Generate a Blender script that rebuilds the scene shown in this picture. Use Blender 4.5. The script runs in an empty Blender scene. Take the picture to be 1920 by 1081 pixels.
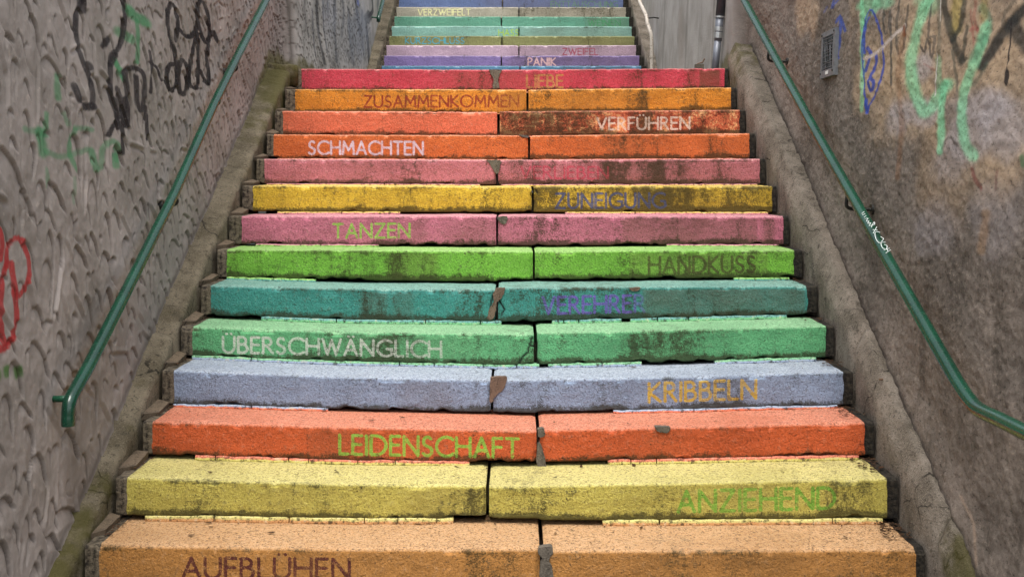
import bpy, math
import numpy as np

# ------------------------------------------------------------------ camera, light, exposure
scene = bpy.context.scene
FPX, VX, VY, EYE = 2208.0, 968.0, 335.0, 1.52      # focal length in photo pixels, vanishing point, eye height
cam_d = bpy.data.cameras.new("camera"); cam = bpy.data.objects.new("camera", cam_d)
scene.collection.objects.link(cam); scene.camera = cam
cam.location = (0, 0, EYE); cam.rotation_euler = (math.radians(90), 0, 0)
cam_d.sensor_width = 36; cam_d.lens = 36 * FPX / 1920
cam_d.shift_x = -(VX - 960) / 1920; cam_d.shift_y = -(540.5 - VY) / 1920
cam_d.clip_end = 500

world = bpy.data.worlds.new("World"); scene.world = world; world.use_nodes = True
wn = world.node_tree; bgn = wn.nodes["Background"]
sky = wn.nodes.new("ShaderNodeTexSky"); sky.sky_type = 'NISHITA'; sky.sun_disc = False
sky.sun_elevation = math.radians(70); sky.sun_rotation = math.radians(186)
sky.air_density = 1.0; sky.dust_density = 4.0; sky.ozone_density = 1.0
hs = wn.nodes.new("ShaderNodeHueSaturation"); hs.inputs["Saturation"].default_value = 0.35
wn.links.new(sky.outputs[0], hs.inputs["Color"]); wn.links.new(hs.outputs[0], bgn.inputs["Color"])
bgn.inputs["Strength"].default_value = 0.15

sun_d = bpy.data.lights.new("sun", 'SUN'); sun = bpy.data.objects.new("sun", sun_d)
scene.collection.objects.link(sun)
sun_d.energy = 1.2; sun_d.angle = math.radians(35); sun_d.color = (1.0, 0.96, 0.9)
el, az = math.radians(70), math.radians(186)        # behind the camera, a little to its left
from mathutils import Vector
sd = Vector((math.sin(az) * math.cos(el), math.cos(az) * math.cos(el), math.sin(el)))
sun.rotation_euler = sd.to_track_quat('Z', 'Y').to_euler(); sun.location = (0, 0, 12)

scene.view_settings.view_transform = 'Standard'; scene.view_settings.look = 'None'
scene.view_settings.gamma = 1.0; scene.view_settings.use_curve_mapping = False
scene.view_settings.exposure = 1.18

# ------------------------------------------------------------------ helpers
rng = np.random.default_rng(7)
COL = scene.collection

def lin(r, g, b, k=1.0):
    def f(c):
        c /= 255.0
        return c / 12.92 if c <= 0.04045 else ((c + 0.055) / 1.055) ** 2.4
    return (f(r) * k, f(g) * k, f(b) * k, 1.0)

_T = rng.random((256, 256))
def vnoise(x, y, seed=0):
    x = np.asarray(x, float) + seed * 17.31; y = np.asarray(y, float) + seed * 9.73
    xi = np.floor(x).astype(int); yi = np.floor(y).astype(int)
    fx = x - xi; fy = y - yi
    fx = fx * fx * (3 - 2 * fx); fy = fy * fy * (3 - 2 * fy)
    a = _T[xi & 255, yi & 255]; b = _T[(xi + 1) & 255, yi & 255]
    c = _T[xi & 255, (yi + 1) & 255]; d = _T[(xi + 1) & 255, (yi + 1) & 255]
    return (a + (b - a) * fx) * (1 - fy) + (c + (d - c) * fx) * fy
def fbm(x, y, seed=0, o=4):
    s = 0; a = 0.5; t = 0
    for k in range(o):
        s = s + a * vnoise(x * 2 ** k, y * 2 ** k, seed + k * 3); t += a; a *= 0.5
    return s / t
def sstep(a, b, x):
    t = np.clip((x - a) / (b - a), 0, 1); return t * t * (3 - 2 * t)

def X_at(px, z): return (px - VX) / FPX * z
def Z_at(py, z): return EYE + (VY - py) / FPX * z

WA = {-1: 1.655, 1: 1.585}; WB = 0.045              # wall planes lean back as they rise
def wallX(side, Z, off=0.0): return side * (WA[side] + WB * Z - off)
def wallpt(px, py, side, off=0.0):
    px = np.asarray(px, float); py = np.asarray(py, float)
    z = side * (WA[side] - off + WB * EYE) / ((px - VX) / FPX - side * WB * (VY - py) / FPX)
    return z, EYE + (VY - py) / FPX * z              # distance along the stair, height

def empty(name, loc, label, cat, group=None):
    o = bpy.data.objects.new(name, None); COL.objects.link(o); o.location = loc
    o.empty_display_size = 0.1
    o["label"] = label; o["category"] = cat
    if group: o["group"] = group
    return o
def tag(o, label=None, cat=None, group=None, kind=None):
    if label: o["label"] = label
    if cat: o["category"] = cat
    if group: o["group"] = group
    if kind: o["kind"] = kind
    return o

def link_mesh(me, name, mat, parent, smooth):
    o = bpy.data.objects.new(name, me); COL.objects.link(o)
    me.materials.append(mat)
    me.polygons.foreach_set("use_smooth", np.full(len(me.polygons), smooth))
    if parent is not None:
        o.parent = parent
    return o

def mesh_from(name, V, F, mat, parent=None, smooth=False, attrs=None, colattrs=None):
    """V: world coordinates; they are stored relative to the parent's base."""
    V = np.asarray(V, float)
    if parent is not None:
        root = parent; off = np.zeros(3)
        while root is not None:
            off += np.array(root.location); root = root.parent
        V = V - off
    me = bpy.data.meshes.new(name)
    if isinstance(F, np.ndarray):
        n, k = F.shape
        me.vertices.add(len(V)); me.vertices.foreach_set("co", V.astype(np.float32).ravel())
        me.loops.add(n * k); me.loops.foreach_set("vertex_index", F.astype(np.int32).ravel())
        me.polygons.add(n); me.polygons.foreach_set("loop_start", np.arange(0, n * k, k, dtype=np.int32))
        me.update(calc_edges=True)
    else:
        me.from_pydata(V.tolist(), [], F)
    for a, v in (attrs or {}).items():
        at = me.attributes.new(a, 'FLOAT', 'POINT'); at.data.foreach_set("value", np.asarray(v, np.float32).ravel())
    for a, v in (colattrs or {}).items():
        at = me.attributes.new(a, 'FLOAT_COLOR', 'POINT'); at.data.foreach_set("color", np.asarray(v, np.float32).ravel())
    return link_mesh(me, name, mat, parent, smooth)

def grid_faces(nr, nc, flip=False, close_rows=False):
    r = np.arange(nr if close_rows else nr - 1); c = np.arange(nc - 1)
    R, C = np.meshgrid(r, c, indexing='ij'); R2 = (R + 1) % nr
    a = R * nc + C; b = R * nc + C + 1; d = R2 * nc + C; e = R2 * nc + C + 1
    F = np.stack([a, b, e, d], -1).reshape(-1, 4)
    return F[:, ::-1].copy() if flip else F

def box(c, s):
    x, y, z = c; a, b, d = s[0] / 2, s[1] / 2, s[2] / 2
    V = [(x + i * a, y + j * b, z + k * d) for i in (-1, 1) for j in (-1, 1) for k in (-1, 1)]
    F = [(0, 1, 3, 2), (4, 6, 7, 5), (0, 4, 5, 1), (2, 3, 7, 6), (0, 2, 6, 4), (1, 5, 7, 3)]
    return V, F
def join(parts):
    V, F = [], []
    for v, f in parts:
        n = len(V); V += list(v); F += [tuple(i + n for i in q) for q in f]
    return V, F

def catmull(P, n=8):
    P = np.asarray(P, float)
    if len(P) < 3: return P
    Q = np.vstack([2 * P[0] - P[1], P, 2 * P[-1] - P[-2]]); out = []
    for i in range(1, len(Q) - 2):
        p0, p1, p2, p3 = Q[i - 1], Q[i], Q[i + 1], Q[i + 2]
        for t in np.linspace(0, 1, n, endpoint=False):
            out.append(0.5 * ((2 * p1) + (-p0 + p2) * t + (2 * p0 - 5 * p1 + 4 * p2 - p3) * t * t + (-p0 + 3 * p1 - 3 * p2 + p3) * t ** 3))
    out.append(Q[-2]); return np.array(out)

def tube(P, r, n=16, cap=True):
    P = np.asarray(P, float); R = np.full(len(P), r) if np.isscalar(r) else np.asarray(r)
    V = []; up = np.array([0, 0, 1.0]); prev = None
    for i, p in enumerate(P):
        t = P[min(i + 1, len(P) - 1)] - P[max(i - 1, 0)]; t /= np.linalg.norm(t)
        if prev is None:
            a = np.cross(t, up)
            if np.linalg.norm(a) < 0.1: a = np.cross(t, [1, 0, 0])
        else:
            a = prev - t * np.dot(prev, t)
        a /= np.linalg.norm(a); prev = a; b = np.cross(t, a)
        for k in range(n):
            an = 2 * math.pi * k / n
            V.append(p + R[i] * (math.cos(an) * a + math.sin(an) * b))
    F = []
    for i in range(len(P) - 1):
        for k in range(n):
            F.append((i * n + k, i * n + (k + 1) % n, (i + 1) * n + (k + 1) % n, (i + 1) * n + k))
    if cap:
        F.append(tuple(range(n))[::-1]); F.append(tuple((len(P) - 1) * n + k for k in range(n)))
    return [tuple(v) for v in V], F

# ------------------------------------------------------------------ node helper
class NT:
    def __init__(s, name):
        s.m = bpy.data.materials.new(name); s.m.use_nodes = True; s.t = s.m.node_tree
        s.bsdf = s.t.nodes["Principled BSDF"]; s.co = s.t.nodes.new("ShaderNodeTexCoord").outputs["Object"]
    def n(s, k): return s.t.nodes.new(k)
    def put(s, sock, v):
        if isinstance(v, bpy.types.NodeSocket): s.t.links.new(v, sock)
        else: sock.default_value = v
    def noise(s, scale, detail=3, rough=0.55, vec=None, stretch=None, dist=0.0):
        nd = s.n("ShaderNodeTexNoise"); nd.inputs["Scale"].default_value = scale
        nd.inputs["Detail"].default_value = detail; nd.inputs["Roughness"].default_value = rough
        nd.inputs["Distortion"].default_value = dist
        v = vec or s.co
        if stretch:
            mp = s.n("ShaderNodeMapping"); mp.inputs["Scale"].default_value = stretch
            s.t.links.new(v, mp.inputs["Vector"]); v = mp.outputs[0]
        s.t.links.new(v, nd.inputs["Vector"]); return nd.outputs["Fac"]
    def vor(s, scale, feature='F1', stretch=None):
        nd = s.n("ShaderNodeTexVoronoi"); nd.inputs["Scale"].default_value = scale; nd.feature = feature
        v = s.co
        if stretch:
            mp = s.n("ShaderNodeMapping"); mp.inputs["Scale"].default_value = stretch
            s.t.links.new(v, mp.inputs["Vector"]); v = mp.outputs[0]
        s.t.links.new(v, nd.inputs["Vector"]); return nd.outputs["Distance"]
    def math(s, op, a, b=0.0, c=None, clamp=False):
        nd = s.n("ShaderNodeMath"); nd.operation = op; nd.use_clamp = clamp
        s.put(nd.inputs[0], a); s.put(nd.inputs[1], b)
        if c is not None: s.put(nd.inputs[2], c)
        return nd.outputs[0]
    def rng(s, v, a, b, c=0.0, d=1.0, smooth=True):
        nd = s.n("ShaderNodeMapRange"); nd.clamp = True
        if smooth: nd.interpolation_type = 'SMOOTHSTEP'
        s.put(nd.inputs[0], v)
        for k, q in enumerate((a, b, c, d)): nd.inputs[k + 1].default_value = q
        return nd.outputs[0]
    def mix(s, f, a, b, mode='MIX'):
        nd = s.n("ShaderNodeMix"); nd.data_type = 'RGBA'; nd.blend_type = mode
        s.put(nd.inputs["Factor"], f); s.put(nd.inputs[6], a); s.put(nd.inputs[7], b)
        return nd.outputs[2]
    def attr(s, name, col=False):
        nd = s.n("ShaderNodeAttribute"); nd.attribute_name = name
        return nd.outputs["Color"] if col else nd.outputs["Fac"]
    def bump(s, h, strength=0.5, dist=0.003, prev=None):
        nd = s.n("ShaderNodeBump"); nd.inputs["Strength"].default_value = strength
        nd.inputs["Distance"].default_value = dist; s.t.links.new(h, nd.inputs["Height"])
        if prev is not None: s.t.links.new(prev, nd.inputs["Normal"])
        return nd.outputs[0]
    def out(s, col, rough=0.85, normal=None, spec=0.3, metal=0.0):
        s.put(s.bsdf.inputs["Base Color"], col); s.put(s.bsdf.inputs["Roughness"], rough)
        s.bsdf.inputs["Specular IOR Level"].default_value = spec; s.bsdf.inputs["Metallic"].default_value = metal
        if normal is not None: s.t.links.new(normal, s.bsdf.inputs["Normal"])
        return s.m

MOSS = lin(44, 40, 18); GRIME = lin(42, 36, 28)

def stone_paint_mat(name, col, ink, ink_keep=0.9, pale=None, grime=None, grime_k=1.0, peel=False):
    m = NT(name)
    base = (col[0], col[1], col[2], 1); pale = pale or (min(1, col[0] * .80 + .20), min(1, col[1] * .80 + .19), min(1, col[2] * .80 + .15), 1)
    n1 = m.noise(3.5, 4); n2 = m.noise(42, 4, 0.7); n3 = m.noise(170, 3, 0.65); nst = m.noise(15, 5, 0.7, stretch=(1, 1, 0.3))
    c = m.mix(m.rng(n1, 0.3, 0.75), base, tuple(x * 0.8 for x in col[:3]) + (1,))
    c = m.mix(m.math('MULTIPLY', m.rng(n2, 0.5, 0.75), 0.35), c, pale)                       # chalky wear
    if peel:
        pn = m.math('ADD', m.noise(11, 4, .7), m.math('MULTIPLY', m.math('SUBTRACT', m.noise(60, 3, .7), .5), .5))
        c = m.mix(m.rng(pn, .50, .60, 0, .9), c, lin(112, 38, 24))
        c = m.mix(m.rng(pn, .47, .40, 0, .85), c, lin(226, 176, 120))
    # letters
    ink_d = m.math('ADD', m.attr("ink"), m.math('MULTIPLY', m.math('SUBTRACT', n3, 0.5), 0.10))
    wear = m.rng(m.math('ADD', m.math('MULTIPLY', n2, 0.6), m.math('MULTIPLY', n3, 0.4)), 0.62 - 0.0, 0.5, 0.25, 1.0)
    inkf = m.math('MULTIPLY', m.math('MULTIPLY', m.rng(ink_d, -0.012, 0.028, 1, 0), wear), m.math('MULTIPLY', m.attr("inkstr"), ink_keep))
    c = m.mix(inkf, c, ink)
    # treads: paint trodden thin, speckled grit, plus light from above painted in as paler colour
    top = m.attr("top")
    sp = m.math('ADD', m.math('MULTIPLY', n3, 0.62), m.math('MULTIPLY', n2, 0.38))
    c = m.mix(m.math('MULTIPLY', top, m.rng(sp, 0.38, 0.58, 0.40, 0.95)), c, pale)
    c = m.mix(m.math('MULTIPLY', top, m.rng(m.math('ADD', sp, m.math('MULTIPLY', m.math('SUBTRACT', n1, 0.5), 0.25)), 0.44, 0.36, 0.0, 0.8)), c, lin(70, 62, 58))
    gr = m.noise(105, 4, 0.75)
    g2 = m.noise(88, 5, 0.85)
    c = m.mix(m.rng(gr, 0.46, 0.36, 0, 0.6), c, tuple(x * .38 for x in col[:3]) + (1,))
    c = m.mix(m.rng(m.math('ADD', g2, m.math('MULTIPLY', top, -.035)), 0.43, 0.375, 0, 0.85), c, lin(46, 38, 34))
    bl = m.noise(1.7, 3, .6)
    c = m.mix(m.rng(bl, .5, .68, 0, .28), c, tuple(x * .5 for x in col[:3]) + (1,))
    c = m.mix(m.rng(gr, 0.55, 0.66, 0, 0.5), c, tuple(min(1, x * 1.5 + .02) for x in col[:3]) + (1,))
    # tone patches, then grime and moss
    c = m.mix(m.attr("tone"), c, lin(88, 66, 44) if grime is None else grime)
    d = m.math('ADD', m.attr("dirt"), m.math('ADD', m.math('MULTIPLY', m.math('SUBTRACT', n2, 0.5), 0.9),
               m.math('ADD', m.math('MULTIPLY', m.math('SUBTRACT', n3, 0.5), 0.8), m.math('MULTIPLY', m.math('SUBTRACT', nst, 0.5), 0.95))))
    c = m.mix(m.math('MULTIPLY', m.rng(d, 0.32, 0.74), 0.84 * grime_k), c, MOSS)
    c = m.mix(m.math('MULTIPLY', inkf, 0.5), c, ink)
    pits = m.rng(m.noise(95, 2, 0.6), 0.33, 0.27)
    c = m.mix(m.math('MULTIPLY', pits, 0.6), c, GRIME)
    sx = m.n("ShaderNodeSeparateXYZ"); m.t.links.new(m.co, sx.inputs[0])
    bare = m.mix(m.rng(n2, 0.38, 0.7), lin(22, 20, 17), lin(58, 52, 42))          # right ends: black with damp
    bareL = m.mix(m.rng(n2, 0.34, 0.62), lin(36, 31, 25), lin(104, 94, 78))        # left ends: bare grey cement
    bare = m.mix(m.rng(sx.outputs[0], -.1, .1), bareL, bare)
    c = m.mix(m.rng(m.math('ADD', m.attr("paint"), m.math('MULTIPLY', m.math('SUBTRACT', n2, 0.5), 0.25)), 0.42, 0.58), bare, c)
    c = m.mix(m.attr("crack"), c, lin(22, 18, 14))
    h = m.math('ADD', m.math('MULTIPLY', gr, 1.6), m.math('MULTIPLY', n2, 1.4))
    h = m.math('SUBTRACT', h, m.math('MULTIPLY', pits, 0.9))
    nb = m.bump(h, 0.9, 0.0055)
    return m.out(c, 0.82, nb, 0.25)

def concrete_mat(name, a, b, dark, moss=0.4, mosscol=(62, 60, 24), bumpd=0.004, k=1.0):
    m = NT(name)
    n1 = m.noise(5, 5, 0.6); n2 = m.noise(38, 4, 0.7); n3 = m.noise(160, 3, 0.7); ns = m.noise(14, 4, 0.6, stretch=(1, 1, 0.3))
    c = m.mix(m.rng(n1, 0.3, 0.7), a, b)
    c = m.mix(m.rng(n2, 0.52, 0.72, 0, 0.7), c, dark)
    c = m.mix(m.rng(ns, 0.55, 0.75, 0, 0.45), c, dark)
    c = m.mix(m.rng(m.noise(80, 5, .85), 0.44, 0.38, 0, 0.8), c, tuple(x * .6 for x in dark[:3]) + (1,))
    c = m.mix(m.rng(n3, 0.56, 0.68, 0, 0.5), c, tuple(min(1, x * 1.7) for x in a[:3]) + (1,))
    ve = m.n("ShaderNodeTexVoronoi"); ve.feature = 'DISTANCE_TO_EDGE'; ve.inputs["Scale"].default_value = 3.3
    mv = m.n("ShaderNodeMix"); mv.data_type = 'VECTOR'; mv.inputs["Factor"].default_value = .09
    nn_ = m.n("ShaderNodeTexNoise"); nn_.inputs["Scale"].default_value = 9; nn_.inputs["Detail"].default_value = 5
    m.t.links.new(m.co, nn_.inputs["Vector"]); m.t.links.new(m.co, mv.inputs[4]); m.t.links.new(nn_.outputs["Color"], mv.inputs[5])
    m.t.links.new(mv.outputs[1], ve.inputs["Vector"])
    ck = m.math('MULTIPLY', m.rng(ve.outputs["Distance"], .014, .003), m.rng(n1, .50, .60))
    c = m.mix(m.math('MULTIPLY', ck, .85), c, tuple(x * .35 for x in dark[:3]) + (1,))
    mo = m.math('ADD', m.attr("moss"), m.math('MULTIPLY', m.math('SUBTRACT', m.noise(7, 4, 0.65), 0.5), 1.3))
    c = m.mix(m.math('MULTIPLY', m.rng(mo, 0.45, 0.85), moss), c, lin(*mosscol))
    h = m.math('ADD', m.math('MULTIPLY', n2, 1.6), n3)
    return m.out(c, 0.9, m.bump(h, 0.8, bumpd), 0.2)

def plain_mat(name, col, rough=0.6, spec=0.4, metal=0.0, var=0.2, sc=40, bump=0.0):
    m = NT(name); n = m.noise(sc, 4, 0.6)
    c = m.mix(m.rng(n, 0.35, 0.7), col, tuple(x * (1 - var) for x in col[:3]) + (1,))
    return m.out(c, rough, m.bump(n, 0.4, bump) if bump else None, spec, metal)

def rail_mat(name, col, dark):
    m = NT(name); n = m.noise(6, 4, 0.6); n2 = m.noise(130, 4, 0.7); n3 = m.noise(28, 3, 0.6)
    c = m.mix(m.rng(n, 0.35, 0.65), col, dark)
    c = m.mix(m.rng(n2, 0.66, 0.72, 0, 0.7), c, lin(140, 150, 130))
    c = m.mix(m.rng(n3, 0.68, 0.76, 0, 0.6), c, lin(30, 40, 28))
    return m.out(c, m.rng(n3, 0.3, 0.7, 0.2, 0.32), m.bump(n3, 0.12, 0.002), 0.6)

def wall_mat(name, side):
    """side -1: smooth trowelled render with mauve grey tone; side 1: eroded pebbly concrete"""
    m = NT(name)
    g = m.attr("graf", True); ga = m.attr("grafa"); far = m.attr("far"); moss = m.attr("moss")
    n1 = m.noise(2.2, 5, 0.6); n2 = m.noise(26, 4, 0.65); n3 = m.noise(120, 4, 0.75)
    ns = m.noise(5, 5, 0.65, stretch=(1, 1, 0.14))
    if side < 0:
        c = m.mix(m.rng(n1, 0.3, 0.72), lin(150, 141, 135), lin(118, 111, 104))
        c = m.mix(m.rng(ns, 0.5, 0.75, 0, 0.45), c, lin(100, 92, 82))
        c = m.mix(m.rng(n2, 0.55, 0.75, 0, 0.3), c, lin(182, 170, 158))
        c = m.mix(m.rng(n3, 0.36, 0.3, 0, 0.6), c, lin(62, 54, 47))
        cf = m.mix(m.rng(n1, 0.35, 0.7), lin(166, 162, 156), lin(128, 126, 120))
        cf = m.mix(m.rng(n3, 0.4, 0.3, 0, 0.6), cf, lin(80, 76, 70))
    else:
        c = m.mix(m.rng(n1, 0.3, 0.72), lin(128, 117, 107), lin(90, 82, 74))
        c = m.mix(m.rng(ns, 0.48, 0.68, 0, 0.65), c, lin(72, 64, 56))
        pe = m.noise(84, 5, 0.85, stretch=(1, .5, .8))
        c = m.mix(m.rng(pe, 0.53, 0.68, 0, 0.55), c, lin(166, 152, 136))
        c = m.mix(m.rng(pe, 0.46, 0.34, 0, 0.9), c, lin(44, 37, 30))
        cf = m.mix(m.rng(n1, 0.35, 0.7), lin(166, 162, 156), lin(140, 136, 129))
        cf = m.mix(m.rng(n2, 0.55, 0.75, 0, 0.35), cf, lin(150, 134, 122))
    c = m.mix(far, c, cf)
    keep = m.rng(n3, 0.30, 0.42, 0.35, 1.0)
    if side > 0: keep = m.math('MULTIPLY', keep, m.rng(m.noise(84, 5, 0.85, stretch=(1, .5, .8)), 0.36, 0.46, 0.3, 1.0))
    c = m.mix(m.math('MULTIPLY', ga, keep), c, g)
    c = m.mix(m.math('MULTIPLY', m.attr("groove"), 0.75), c, lin(56, 48, 40))  # dark joints, and crevice shade painted into trowel rims and creases
    mo = m.math('ADD', moss, m.math('MULTIPLY', m.math('SUBTRACT', m.noise(9, 4, 0.65), 0.5), 0.9))
    c = m.mix(m.rng(mo, 0.4, 0.9, 0, 0.75), c, lin(84, 78, 32))
    if side < 0:
        h = m.math('ADD', m.math('MULTIPLY', n2, 0.8), m.math('MULTIPLY', n3, 0.7)); nb = m.bump(h, 0.55, 0.004)
    else:
        h = m.math('ADD', m.math('MULTIPLY', m.noise(84, 5, 0.85, stretch=(1, .5, .8)), 1.6), m.math('MULTIPLY', n2, 0.9)); nb = m.bump(h, 0.85, 0.006)
    return m.out(c, 0.88, nb, 0.22)

# ------------------------------------------------------------------ lettering as stroke distance fields
def arc(cx, cy, rx, ry, a0, a1, n=12):
    t = np.radians(np.linspace(a0, a1, n)); return [(cx + rx * math.cos(a), cy + ry * math.sin(a)) for a in t]
GL = {
 'A': (.74, [[(0, 0), (.37, 1), (.74, 0)], [(.13, .34), (.61, .34)]]),
 'B': (.54, [[(0, 0), (0, 1), (.24, 1)] + arc(.24, .77, .22, .23, 90, -90) + [(0, .54)], [(.24, .54)] + arc(.27, .27, .27, .27, 90, -90) + [(0, 0)]]),
 'C': (.82, [arc(.52, .5, .52, .51, 48, 312, 20)]),
 'D': (.78, [[(0, 0), (0, 1), (.26, 1)] + arc(.26, .5, .52, .5, 90, -90, 16) + [(0, 0)]]),
 'E': (.48, [[(.48, 1), (0, 1), (0, 0), (.48, 0)], [(0, .53), (.44, .53)]]),
 'F': (.46, [[(.46, 1), (0, 1), (0, 0)], [(0, .53), (.42, .53)]]),
 'G': (.86, [arc(.52, .5, .52, .51, 50, 320, 20) + [(.86, .1), (.86, .45), (.58, .45)]]),
 'H': (.72, [[(0, 0), (0, 1)], [(.72, 0), (.72, 1)], [(0, .53), (.72, .53)]]),
 'I': (.02, [[(.01, 0), (.01, 1)]]),
 'K': (.60, [[(0, 0), (0, 1)], [(.54, 1), (.02, .5), (.6, 0)]]),
 'L': (.45, [[(0, 1), (0, 0), (.45, 0)]]),
 'M': (.88, [[(.0, 0), (.08, 1), (.44, .3), (.8, 1), (.88, 0)]]),
 'N': (.74, [[(0, 0), (0, 1), (.74, 0), (.74, 1)]]),
 'O': (1.0, [arc(.5, .5, .5, .51, 0, 360, 26)]),
 'P': (.50, [[(0, 0), (0, 1), (.22, 1)] + arc(.22, .74, .28, .26, 90, -90) + [(0, .48)]]),
 'R': (.58, [[(0, 0), (0, 1), (.22, 1)] + arc(.22, .75, .26, .25, 90, -90) + [(0, .5)], [(.22, .5), (.58, 0)]]),
 'S': (.50, [arc(.26, .75, .21, .25, 35, 215, 10) + [(.14, .55), (.36, .45)] + arc(.24, .25, .25, .25, 40, -150, 11)]),
 'T': (.64, [[(0, 1), (.64, 1)], [(.32, 1), (.32, 0)]]),
 'U': (.68, [[(0, 1), (0, .34)] + arc(.34, .34, .34, .35, 180, 360, 12) + [(.68, 1)]]),
 'V': (.70, [[(0, 1), (.35, 0), (.70, 1)]]),
 'W': (1.08, [[(0, 1), (.28, 0), (.54, .95), (.80, 0), (1.08, 1)]]),
 'Z': (.64, [[(.02, 1), (.62, 1), (0, 0), (.64, 0)]]),
}
def word_segments(w):
    segs = []; x = 0.0
    for ch in w:
        dots = ch in 'ÄÜ'; base = {'Ä': 'A', 'Ü': 'U'}.get(ch, ch)
        wd, st = GL[base]
        for p in st:
            for a, b in zip(p[:-1], p[1:]): segs.append((a[0] + x, a[1], b[0] + x, b[1]))
        if dots:
            for q in (-.14, .14): segs.append((x + wd / 2 + q, 1.20, x + wd / 2 + q + .015, 1.20))
        x += wd + 0.24
    return np.array(segs), x - 0.24
def seg_dist(P, S):
    """P (n,2), S (m,4) -> min distance"""
    best = np.full(len(P), 1e9)
    for x0, y0, x1, y1 in S:
        dx, dy = x1 - x0, y1 - y0; L = dx * dx + dy * dy + 1e-12
        t = np.clip(((P[:, 0] - x0) * dx + (P[:, 1] - y0) * dy) / L, 0, 1)
        d = np.hypot(P[:, 0] - x0 - t * dx, P[:, 1] - y0 - t * dy)
        best = np.minimum(best, d)
    return best

# ------------------------------------------------------------------ stair data read off the photograph
# edge heights: list of (px, py) of the nosing for the left stone and the right stone
STEPS = [
 dict(c=(190,130,56), L=[(187,1022),(640,1029),(1012,1029)], R=[(1020,1032),(1280,1032),(1716,1029)], gap=.02,
      word='AUFBLÜHEN', box=(343,655,1045,1082,1047,1084), ink=(78,24,34), name='light orange',
      where='lowest in view, with the maroon word AUFBLÜHEN'),
 dict(c=(200,186,82), L=[(240,895),(640,907),(911,910)], R=[(917,912),(1280,905),(1662,897)], gap=.022,
      word='ANZIEHEND', box=(1272,1565,920,959,915,952), ink=(112,170,58), name='pale yellow',
      where='carrying the green word ANZIEHEND', strips=[(272,400),(402,541),(543,682),(684,745),(747,818),(820,850),(1130,1235),(1238,1560),(1562,1655)]),
 dict(c=(208,88,26), L=[(287,790),(640,800),(1006,808)], R=[(1012,805),(1280,801),(1620,792)], gap=.019,
      word='LEIDENSCHAFT', box=(637,972,815,850,822,857), ink=(138,186,74), name='strong orange',
      where='carrying the green word LEIDENSCHAFT', strips=[(366,403),(405,540),(542,578),(580,670),(672,740),(742,880),(1140,1182),(1184,1230),(1232,1610)]),
 dict(c=(142,160,186), L=[(328,694),(640,706),(920,712)], R=[(925,713),(1280,706),(1580,697)], gap=.014,
      word='KRIBBELN', box=(1217,1417,718,753,713,746), ink=(205,170,45), name='pale blue-grey',
      where='carrying the yellow word KRIBBELN', strips=[(325,470),(472,615),(1150,1300),(1302,1570)]),
 dict(c=(96,178,116), L=[(361,613),(640,622),(1001,626)], R=[(1007,624),(1280,618),(1548,611)], gap=.018,
      word='ÜBERSCHWÄNGLICH', box=(418,827,631,660,640,669), ink=(205,210,190), name='mint green',
      where='carrying the pale grey word ÜBERSCHWÄNGLICH', strips=[(360,470),(472,748),(750,813),(815,905),(907,968),(970,1011),(1028,1128),(1130,1203),(1340,1530)]),
 dict(c=(56,146,136), L=[(396,535),(640,541),(928,543)], R=[(934,540),(1280,537),(1513,536)], gap=.019,
      word='VEREHRER', box=(1018,1208,557,588,556,584), ink=(112,92,178), name='teal',
      where='carrying the violet word VEREHRER', strips=[(490,630),(632,797),(799,900),(902,940),(1035,1056),(1058,1084),(1086,1165),(1182,1232),(1234,1290),(1292,1475)]),
 dict(c=(122,190,52), L=[(426,468),(640,469),(999,471)], R=[(1003,471),(1280,469),(1488,469)], gap=.014,
      word='HANDKUSS', box=(1217,1415,482,512,481,510), ink=(72,72,36), name='bright lime green',
      where='carrying the dark word HANDKUSS', strips=[(425,511),(513,592),(1376,1480)]),
 dict(c=(206,112,136), L=[(454,405),(930,405)], R=[(934,405),(1468,406)], gap=.011,
      word='TANZEN', box=(625,768,420,446,419,445), ink=(152,190,84), name='rose pink',
      where='carrying the green word TANZEN', strips=[(480,600),(602,710),(1250,1460)]),
 dict(c=(228,192,42), L=[(475,348),(997,350)], R=[(1001,350),(1447,349)], gap=.013,
      word='ZUNEIGUNG', box=(1042,1247,363,390,362,389), ink=(74,90,130), name='bright yellow',
      where='carrying the slate blue word ZUNEIGUNG', strips=[(520,640),(642,750),(1060,1190),(1192,1440)]),
 dict(c=(205,116,126), L=[(497,298),(930,300)], R=[(934,300),(1424,298)], gap=.009,
      word='VERLIEBEN', box=(977,1140,312,334,313,335), ink=(206,66,92), name='salmon pink',
      where='carrying the faint red word VERLIEBEN', strips=[(500,720),(722,900),(940,1180),(1182,1420)]),
 dict(c=(222,108,34), L=[(514,252),(990,254)], R=[(994,254),(1404,250)], gap=.007,
      word='SCHMACHTEN', box=(579,793,265,289,266,290), ink=(222,206,214), name='orange',
      where='carrying the white word SCHMACHTEN', strips=[(520,780),(782,980),(1000,1390)]),
 dict(c=(232,116,76), L=[(531,208),(932,210)], R=[(937,209),(1386,206)], gap=.007,
      word='VERFÜHREN', box=(1120,1293,221,243,220,242), ink=(228,210,192), name='peach orange',
      where='carrying the white word VERFÜHREN', strips=[(540,920),(945,1380)]),
 dict(c=(230,146,24), L=[(554,167),(987,168)], R=[(991,168),(1370,164)], gap=.006,
      word='ZUSAMMENKOMMEN', box=(683,972,180,201,180,200), ink=(138,44,36), name='amber',
      where='carrying the maroon word ZUSAMMENKOMMEN', strips=[(560,980),(998,1365)]),
 dict(c=(208,60,80), L=[(566,129),(926,131)], R=[(931,131),(1358,128)], gap=.005,
      word='LIEBE', box=(988,1055,141,164,141,164), ink=(190,140,84), name='crimson pink',
      where='at the edge of the landing with the faded word LIEBE', strips=[(570,915),(940,1350)]),
]
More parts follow.
